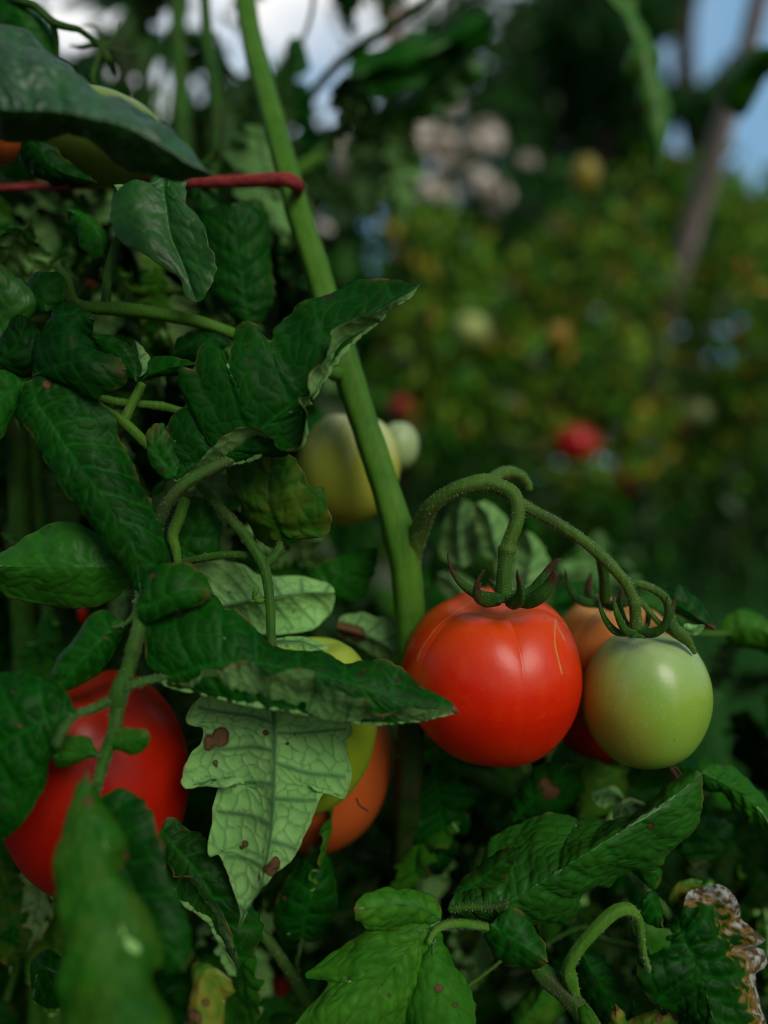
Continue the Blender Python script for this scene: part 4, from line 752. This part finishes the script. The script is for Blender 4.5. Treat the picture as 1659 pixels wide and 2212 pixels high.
# withered leaf
leaf(P3, 'q8', '1270,640 1300,740 1350,850 1395,980 1430,1106 1460,1260', [.335, .328, .322, .318],
     [('1240,700 1150,760 1110,800 1105,900 1150,960 1210,1010 1280,1080 1330,1200', [.006, .012])],
     [('1290,600 1312,560 1400,522 1470,526 1512,602 1525,662 1600,722 1590,772 1640,832 1600,902 1632,992 1602,1052 1622,1110 1600,1230', [.004, .012, .008])], tint=(.15, .42, .9), K=9, relief=2.0, ruffle=2.2, teeth=1.6, dead=(1, .56, .05), label='drooping ribbed leaf at the lower right edge with a dead white rim')
leaf(P3, 'q8', '1240,640 1260,560 1300,510 1375,490', .345, [('1230,600 1235,540 1280,490 1340,480', .002)], [('1280,640 1300,590 1340,540', .003)], tint=(1, 1.1, 1), K=4, spots='1262,600,16 1290,555,14', label='yellowed curled leaf above the withered one')
leaf(P3, 'q8', '1060,660 1130,740 1190,800 1290,770', .332, [('1100,640 1200,690 1280,740', .003)], [('1080,740 1130,800 1200,850', .004)], tint=(.4, .8, .7), K=4)
leaf(P3, 'q8', '1120,575 1150,560 1180,620 1205,690', .322, [('1110,620 1140,670 1190,690', .002)], [('1160,535 1195,590 1205,650', .002)], tint=(.12, .5, .7), K=4)
tube(P3, 'branch', 'q8', '1040,440,.345,12 1120,520,.343,18 1200,600,.342,22 1280,700,.340,20 1330,800,.338,14', M_STEMD, hairs=200)
tube(P3, 'branch', 'q8', '680,770,.36,8 850,690,.36,11 950,740,.36,14 1090,775,.355,16', M_STEMD, hairs=100)
tube(P3, 'branch', 'q8', '340,955,.34,6 420,900,.34,7 510,830,.34,6', M_STEM, hairs=40)
leaf(P3, 'q8', '1375,20 1450,60 1560,120 1680,260', [.345, .34], [('1400,-5 1480,0 1560,40 1620,100 1720,200', .008)], [('1380,90 1480,112 1530,200 1600,280 1690,330', .008)], tint=(.12, .85, .9), K=7, relief=1.6, label='grey green leaf at the right edge above the withered one')
leaf(P3, 'q8', '1180,430 1190,460 1180,520', .335, [('1115,450 1130,500 1165,525', .002)], [('1200,440 1198,480', .002)], tint=(.3, .6, 1), K=3, teeth=0)
leaf(P3, 'q8', '1350,240 1420,300 1460,360 1340,430', .37, [('1380,210 1480,240 1490,300', .006)], [('1290,310 1300,380', .006)], tint=(.1, .35, .8), K=4)
leaf(P3, 'q8', '850,800 900,880 960,980 1010,1106', .345, [('830,860 850,960 900,1080', .01)], [('940,830 1030,900 1060,1000 1060,1080', .008)], tint=(.1, .42, .7), K=6)
leaf(P3, 'q8', '1000,1200 1010,1120 1005,1060 1000,1020', .33, [('960,1160 975,1080', .004)], [('1050,1160 1040,1070', .004)], tint=(1, 1.2, 1), K=3, spots='1005,1040,10')
leaf(P3, 'q8', '1050,1250 1150,1120 1230,1090 1350,1100', .335, [('1040,1120 1120,1060 1240,1050', .006)], [('1150,1220 1280,1180', .006)], tint=(.9, .8, 1), K=4, spots='1190,1085,12 1260,1080,14')
leaf(P3, 'q8', '560,1130 640,1040 690,960 720,930', .36, [('560,1060 620,970 670,930', .01)], [('660,1120 770,1060 790,1000', .008)], tint=(.5, .8, .9), K=5)
# lower middle leaves behind
leaf(P5, 'q8', '560,230 620,160 700,100 790,-20', [.37, .36], [('540,180 600,60 700,-20', .006)], [('640,230 760,200 830,100 830,0', .01)], tint=(.12, .5, .9), K=5, spots='700,70,34 720,100,24', label='dark leaf with a purple brown patch under the ripe tomato')
leaf(P5, 'q8', '840,220 870,140 900,60 960,-10', .39, [('820,160 820,60 850,0 900,-30', .006)], [('930,200 1040,120 1050,40 1000,0', .008)], tint=(.45, .85, .9), K=5)
leaf(P5, 'q8', '1040,140 1000,110 950,110 905,150', .365, [('1000,80 940,95 905,110', .003)], [('1000,160 940,170', .004)], under=True, tint=(.3, .8, .7), K=3)
leaf(P5, 'q8', '990,215 1030,170 1080,150 1140,175', .345, [('1000,180 1050,135 1110,145', .003)], [('1030,215 1100,205', .003)], under=True, tint=(.1, .6, .9), K=4)
leaf(P5, 'q8', '1080,100 1150,20 1200,-60 1260,-100', .40, [('1060,40 1100,-40 1200,-100', .006)], [('1150,80 1240,60 1280,-40', .008)], tint=(.2, .8, .8), K=5)
leaf(P5, 'q8', '180,250 260,180 350,130 500,120', [.52, .50], [('170,180 250,70 330,60 430,90', .01)], [('250,260 350,230 450,190', .01)], tint=(.1, .75, .6), K=5, spots='280,120,22')
leaf(P5, 'q8', '330,520 280,400 200,330 90,270', [.50, .48], [('220,470 130,400 60,330', .01)], [('380,470 360,380 260,280', .01)], tint=(.5, .85, .9), K=5, spots='310,410,22')
leaf(P5, 'q8', '380,480 390,420 400,370 440,330', .50, [('350,420 370,360', .004)], [('430,430 445,380', .004)], under=True, tint=(.1, .7, .4), K=3)
tube(P5, 'stem', 'q8', '60,-20,.50,22 250,10,.46,32 400,40,.44,40 500,90,.43,34 640,130,.42,22 720,180,.42,14', M_STEMD, hairs=0)
tube(P5, 'stem', 'q8', '-60,330,.52,40 60,370,.50,42 180,440,.48,44 330,560,.45,36 460,640,.43,26', M_STEMD, hairs=0)
leaf(P2, 'q7', '900,1250 850,1100 860,950 900,860 1000,920', [.27, .28], [('760,1200 790,1060 830,960 850,850', .006)], [('960,1240 970,1100 960,1000 1010,960', .006)], tint=(1, 1.25, 1), K=4, ruffle=2.5, spots='830,1075,24 890,1010,18', label='yellow curled leaf, blurred, at the bottom')
leaf(P2, 'q7', '1180,1140 1200,1060 1240,1000', .40, [('1040,1120 1060,1040 1150,990', .006)], [('1200,1120 1250,1060', .004)], tint=(.3, .6, .5), K=4)
leaf(P2, 'q7', '-60,760 20,700 90,600 60,450', .40, [('-120,650 -60,500 0,430', .01)], [('50,740 130,640 110,520', .01)], tint=(.08, .45, .5), K=5)
leaf(P2, 'q7', '290,900 230,880 170,860 140,1000', .33, [('260,820 200,790 140,860', .01)], [('280,1000 220,1040', .01)], tint=(.08, .35, .4), K=4)
tube(P2, 'branch', 'q7', '30,1000,.40,14 80,830,.40,16 120,690,.40,13 170,590,.40,3', M_STEMD)
# blurred leaves in the upper right
leaf(P4, 'q2', '935,-40 1010,30 1080,150 1130,300 1170,480 1190,640 1180,745', [.56, .54, .54], [('980,20 1030,120 1060,260 1090,420 1120,560 1150,680', .01)], [('1060,0 1130,130 1190,320 1225,480 1225,620', .012)], tint=(.45, 1.1, .5), K=7, ruffle=2, teeth=.8, gloss=.3, res=.0015, spots='1110,470,24', label='yellowish leaf hanging down, blurred, at the upper right')
leaf(P4, 'q2', '-160,330 0,280 180,230 340,150 500,50', [.60, .58], [('-120,240 40,190 220,120 380,60', .02)], [('-60,410 100,380 260,290 420,150', .015)], tint=(.15, .6, .3), K=6, ruffle=5, teeth=1.5, bulge=.02, res=.0015)
leaf(P4, 'q2', '-40,500 120,450 240,380 340,270 420,150', [.64, .6], [('20,410 160,360 280,260', .015)], [('60,540 220,460 340,370 400,250', .015)], tint=(.25, 1.0, .3), K=6, ruffle=5, teeth=1.5, bulge=.02, gloss=.4, res=.0015)
leaf(P4, 'q2', '1480,480 1520,370 1600,270 1700,200', [.75, .7], [('1450,400 1480,320 1580,210', .02)], [('1550,500 1620,400 1660,320 1720,280', .02)], tint=(.4, .85, .3), K=6, res=.0015)
leaf(P4, 'q1', '1290,330 1275,260 1260,210 1250,160', .60, [('1240,300 1230,220', .01)], [('1335,300 1320,230 1280,170', .01)], tint=(.1, .5, .3), K=5, res=.0015)
tube(P4, 'branch', 'q1', '1300,470,.62,18 1400,340,.60,20 1500,240,.58,20 1620,160,.56,20 1800,40,.54,18 1900,-60,.53,16', M_STEMD)
tube(P4, 'branch', 'q1', '1150,820,.60,26 1350,700,.60,32 1450,620,.60,20', M_STEM)
tube(P4, 'branch', 'q1', '920,900,.46,14 940,500,.47,28 925,330,.48,30 900,200,.49,26 880,-50,.5,22', M_STEMD)
tube(P4, 'branch', 'q1', '-60,-60,.37,20 70,0,.36,17 150,25,.36,17 230,95,.36,17 300,118,.36,15 345,130,.362,13 420,190,.37,10', M_STEMD)
tube(P4, 'branch', 'q1', '228,95,.36,14 243,180,.365,13 243,290,.37,12', M_STEMD)
for k, s in enumerate(['440,200,.40,16 400,190,.40,11 350,200,.40,8 300,195,.41,4', '440,200,.40,16 420,260,.40,12 400,330,.40,8 410,370,.40,3', '440,200,.40,16 470,260,.40,12 490,320,.41,6', '440,200,.40,14 480,180,.40,10 500,140,.40,6 510,90,.41,3', '440,200,.40,14 500,215,.41,9 560,225,.41,6 600,215,.42,3', '440,190,.40,14 430,130,.40,9 400,110,.40,6 350,110,.41,3']):
    tube(P4, 'sepal', 'q1', s, M_STEMD, flat=.5)
# ---------------------------------------------------------------- generic leaves filling the plants
def generic(seed, K=6):
    r = np.random.RandomState(seed); Lg = .085; M3 = np.array([[.004 * math.sin(q * 5 + seed), Lg * q, -.012 * q * q * r.uniform(.5, 2)] for q in np.linspace(0, 1, 8)])
    def side(s):
        o = [M3[0]]
        for i, q in enumerate(np.linspace(.06, .95, 24)):
            ph = (q * 4.2 + .13 * seed + .4 * s) % 1; w = .024 * math.sin(math.pi * q**.72) * (.58 + .55 * ph**.7 * (1 if ph < .86 else .35)) * r.uniform(.93, 1.07); o.append([s * w + M3[3][0], Lg * q + .004 * ph, -.012 * q * q + .004 * r.uniform(-1, 1) - .004])
        o.append(M3[-1]); return np.array(o)
    me = leaf_mesh([side(-1), M3, side(1)], 1, K=K, face=(0, 0, 1), res=.0012, name='leaf', relief=1.0, ruffle=1.6, teeth=1.6); return me
GEN = [generic(50 + k) for k in range(7)]
SRC = {}
def scatter(parent, n, box, dr, scale, tintf, gaps=(), seed=1):
    r = np.random.RandomState(seed); ro = rootpos(parent); k = 0; tries = 0
    while k < n and tries < n * 30:
        tries += 1
        x = r.uniform(box[0], box[2]); y = r.uniform(box[1], box[3]); d = r.uniform(*dr); s = r.uniform(*scale); P = W(x, y, d)
        R = Matrix.Rotation(r.uniform(0, 6.283), 3, 'Z') @ Matrix.Rotation(r.uniform(-1.9, -.2), 3, 'X') @ Matrix.Rotation(r.normal() * .5, 3, 'Y')
        c = np.array(R @ Vector((0, .0425, -.003))) * s; e = np.array(R @ Vector((0, .085, -.01))) * s
        bad = False
        for q in (P - c, P - c * .5, P, P + c * .5, P + c):
            px, py, _ = inv(q)
            for gx, gy, gr in gaps:
                if math.hypot(px - gx, py - gy) < gr * 1.15 + 26 * s * .4 / d: bad = True
        if bad: continue
        gi = r.randint(len(GEN)); key = (gi, parent.name)
        if gi not in SRC: o = bpy.data.objects.new('leaf', GEN[gi]); solid(o); SRC[gi] = o
        else: o = SRC[gi].copy()
        COL.objects.link(o); o.parent = parent; o.color = (*tintf(r), .04)
        o.matrix_local = Matrix.Translation(Vector((P - c) - ro)) @ R.to_4x4() @ Matrix.Diagonal((s, s, s, 1)); k += 1
P6 = root('tomato_plant', base(300, .80), 'tomato plant deepest behind the upper left leaves, seen between the stems', 'tomato plant', TP)
P7 = root('tomato_plant', base(760, .62), 'small dark tomato plant low in the bottom centre shade', 'tomato plant', TP)
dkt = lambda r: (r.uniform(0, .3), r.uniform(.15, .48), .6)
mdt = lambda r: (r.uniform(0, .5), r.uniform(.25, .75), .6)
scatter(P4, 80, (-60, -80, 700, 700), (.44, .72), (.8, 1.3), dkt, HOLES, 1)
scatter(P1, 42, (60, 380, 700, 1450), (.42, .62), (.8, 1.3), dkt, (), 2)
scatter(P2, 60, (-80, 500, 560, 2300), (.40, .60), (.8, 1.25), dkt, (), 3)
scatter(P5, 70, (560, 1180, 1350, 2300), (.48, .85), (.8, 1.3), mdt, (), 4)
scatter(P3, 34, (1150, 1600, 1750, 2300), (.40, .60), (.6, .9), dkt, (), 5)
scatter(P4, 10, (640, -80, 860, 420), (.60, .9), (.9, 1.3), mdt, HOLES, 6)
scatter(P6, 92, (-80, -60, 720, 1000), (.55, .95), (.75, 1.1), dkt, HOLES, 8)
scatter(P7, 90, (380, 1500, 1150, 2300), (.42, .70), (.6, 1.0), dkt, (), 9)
P8 = root('tomato_plant', base(90, .48), 'bushy tomato plant in the left shade, small toothed leaves between the big ones', 'tomato plant', TP)
P9 = root('tomato_plant', base(1330, .52), 'bushy tomato plant in the shade under the fruit truss at lower right', 'tomato plant', TP)
FR = [(752, 1010, 125), (862, 962, 50), (215, 300, 130), (20, 290, 60), (178, 1322, 14), (1320, 1430, 140), (88, 1035, 40)]
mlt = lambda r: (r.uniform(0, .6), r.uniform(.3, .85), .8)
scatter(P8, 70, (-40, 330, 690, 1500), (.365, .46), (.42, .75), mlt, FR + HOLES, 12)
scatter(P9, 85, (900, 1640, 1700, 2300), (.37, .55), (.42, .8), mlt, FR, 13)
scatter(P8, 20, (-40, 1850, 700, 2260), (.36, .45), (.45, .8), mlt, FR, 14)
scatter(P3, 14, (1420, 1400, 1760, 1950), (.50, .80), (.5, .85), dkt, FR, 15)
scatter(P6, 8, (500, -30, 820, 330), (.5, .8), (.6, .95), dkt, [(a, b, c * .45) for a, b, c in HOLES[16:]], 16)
rr_ = np.random.RandomState(4)
for k in range(16):
    x = rr_.uniform(0, 680); y = rr_.uniform(-40, 700); d = rr_.uniform(.42, .8); a = rr_.uniform(-.9, .9); l = rr_.uniform(120, 300); w = rr_.uniform(4, 9)
    tube(P6 if d > .55 else P4, 'branch', 'v', ' '.join('%.1f,%.1f,%.3f,%.1f' % (x + q * math.sin(a) * l + 18 * math.sin(q * 4 + k), y + q * math.cos(a) * l, d + .03 * q, w * (1.1 - .5 * q)) for q in (0, .25, .5, .75, 1)), M_STEMD, step=.003)
for pr, sx in ((P8, '90,3000,.50,20 80,2200,.46,18 110,1500,.44,16 60,800,.42,10'), (P9, '1330,3000,.56,20 1340,2300,.52,18 1300,1800,.48,12'), (P4, '430,3600,.7,30 420,2300,.66,28 400,1500,.62,26 430,900,.60,24 400,400,.62,20 380,-50,.66,18'), (P2, '150,3000,.50,30 120,2200,.47,28 60,1500,.44,26 40,1000,.42,22 20,500,.42,18'), (P6, '320,3000,.85,26 300,1500,.82,24 340,600,.80,20 290,-60,.8,14'), (P7, '760,3000,.64,20 740,2200,.62,16 770,1700,.60,10'), (P5, '1050,3000,.78,30 1060,2200,.72,26 1040,1500,.62,20 1020,1150,.55,14')):
    tube(pr, 'stem', 'v', sx, M_STEMD, step=.004)
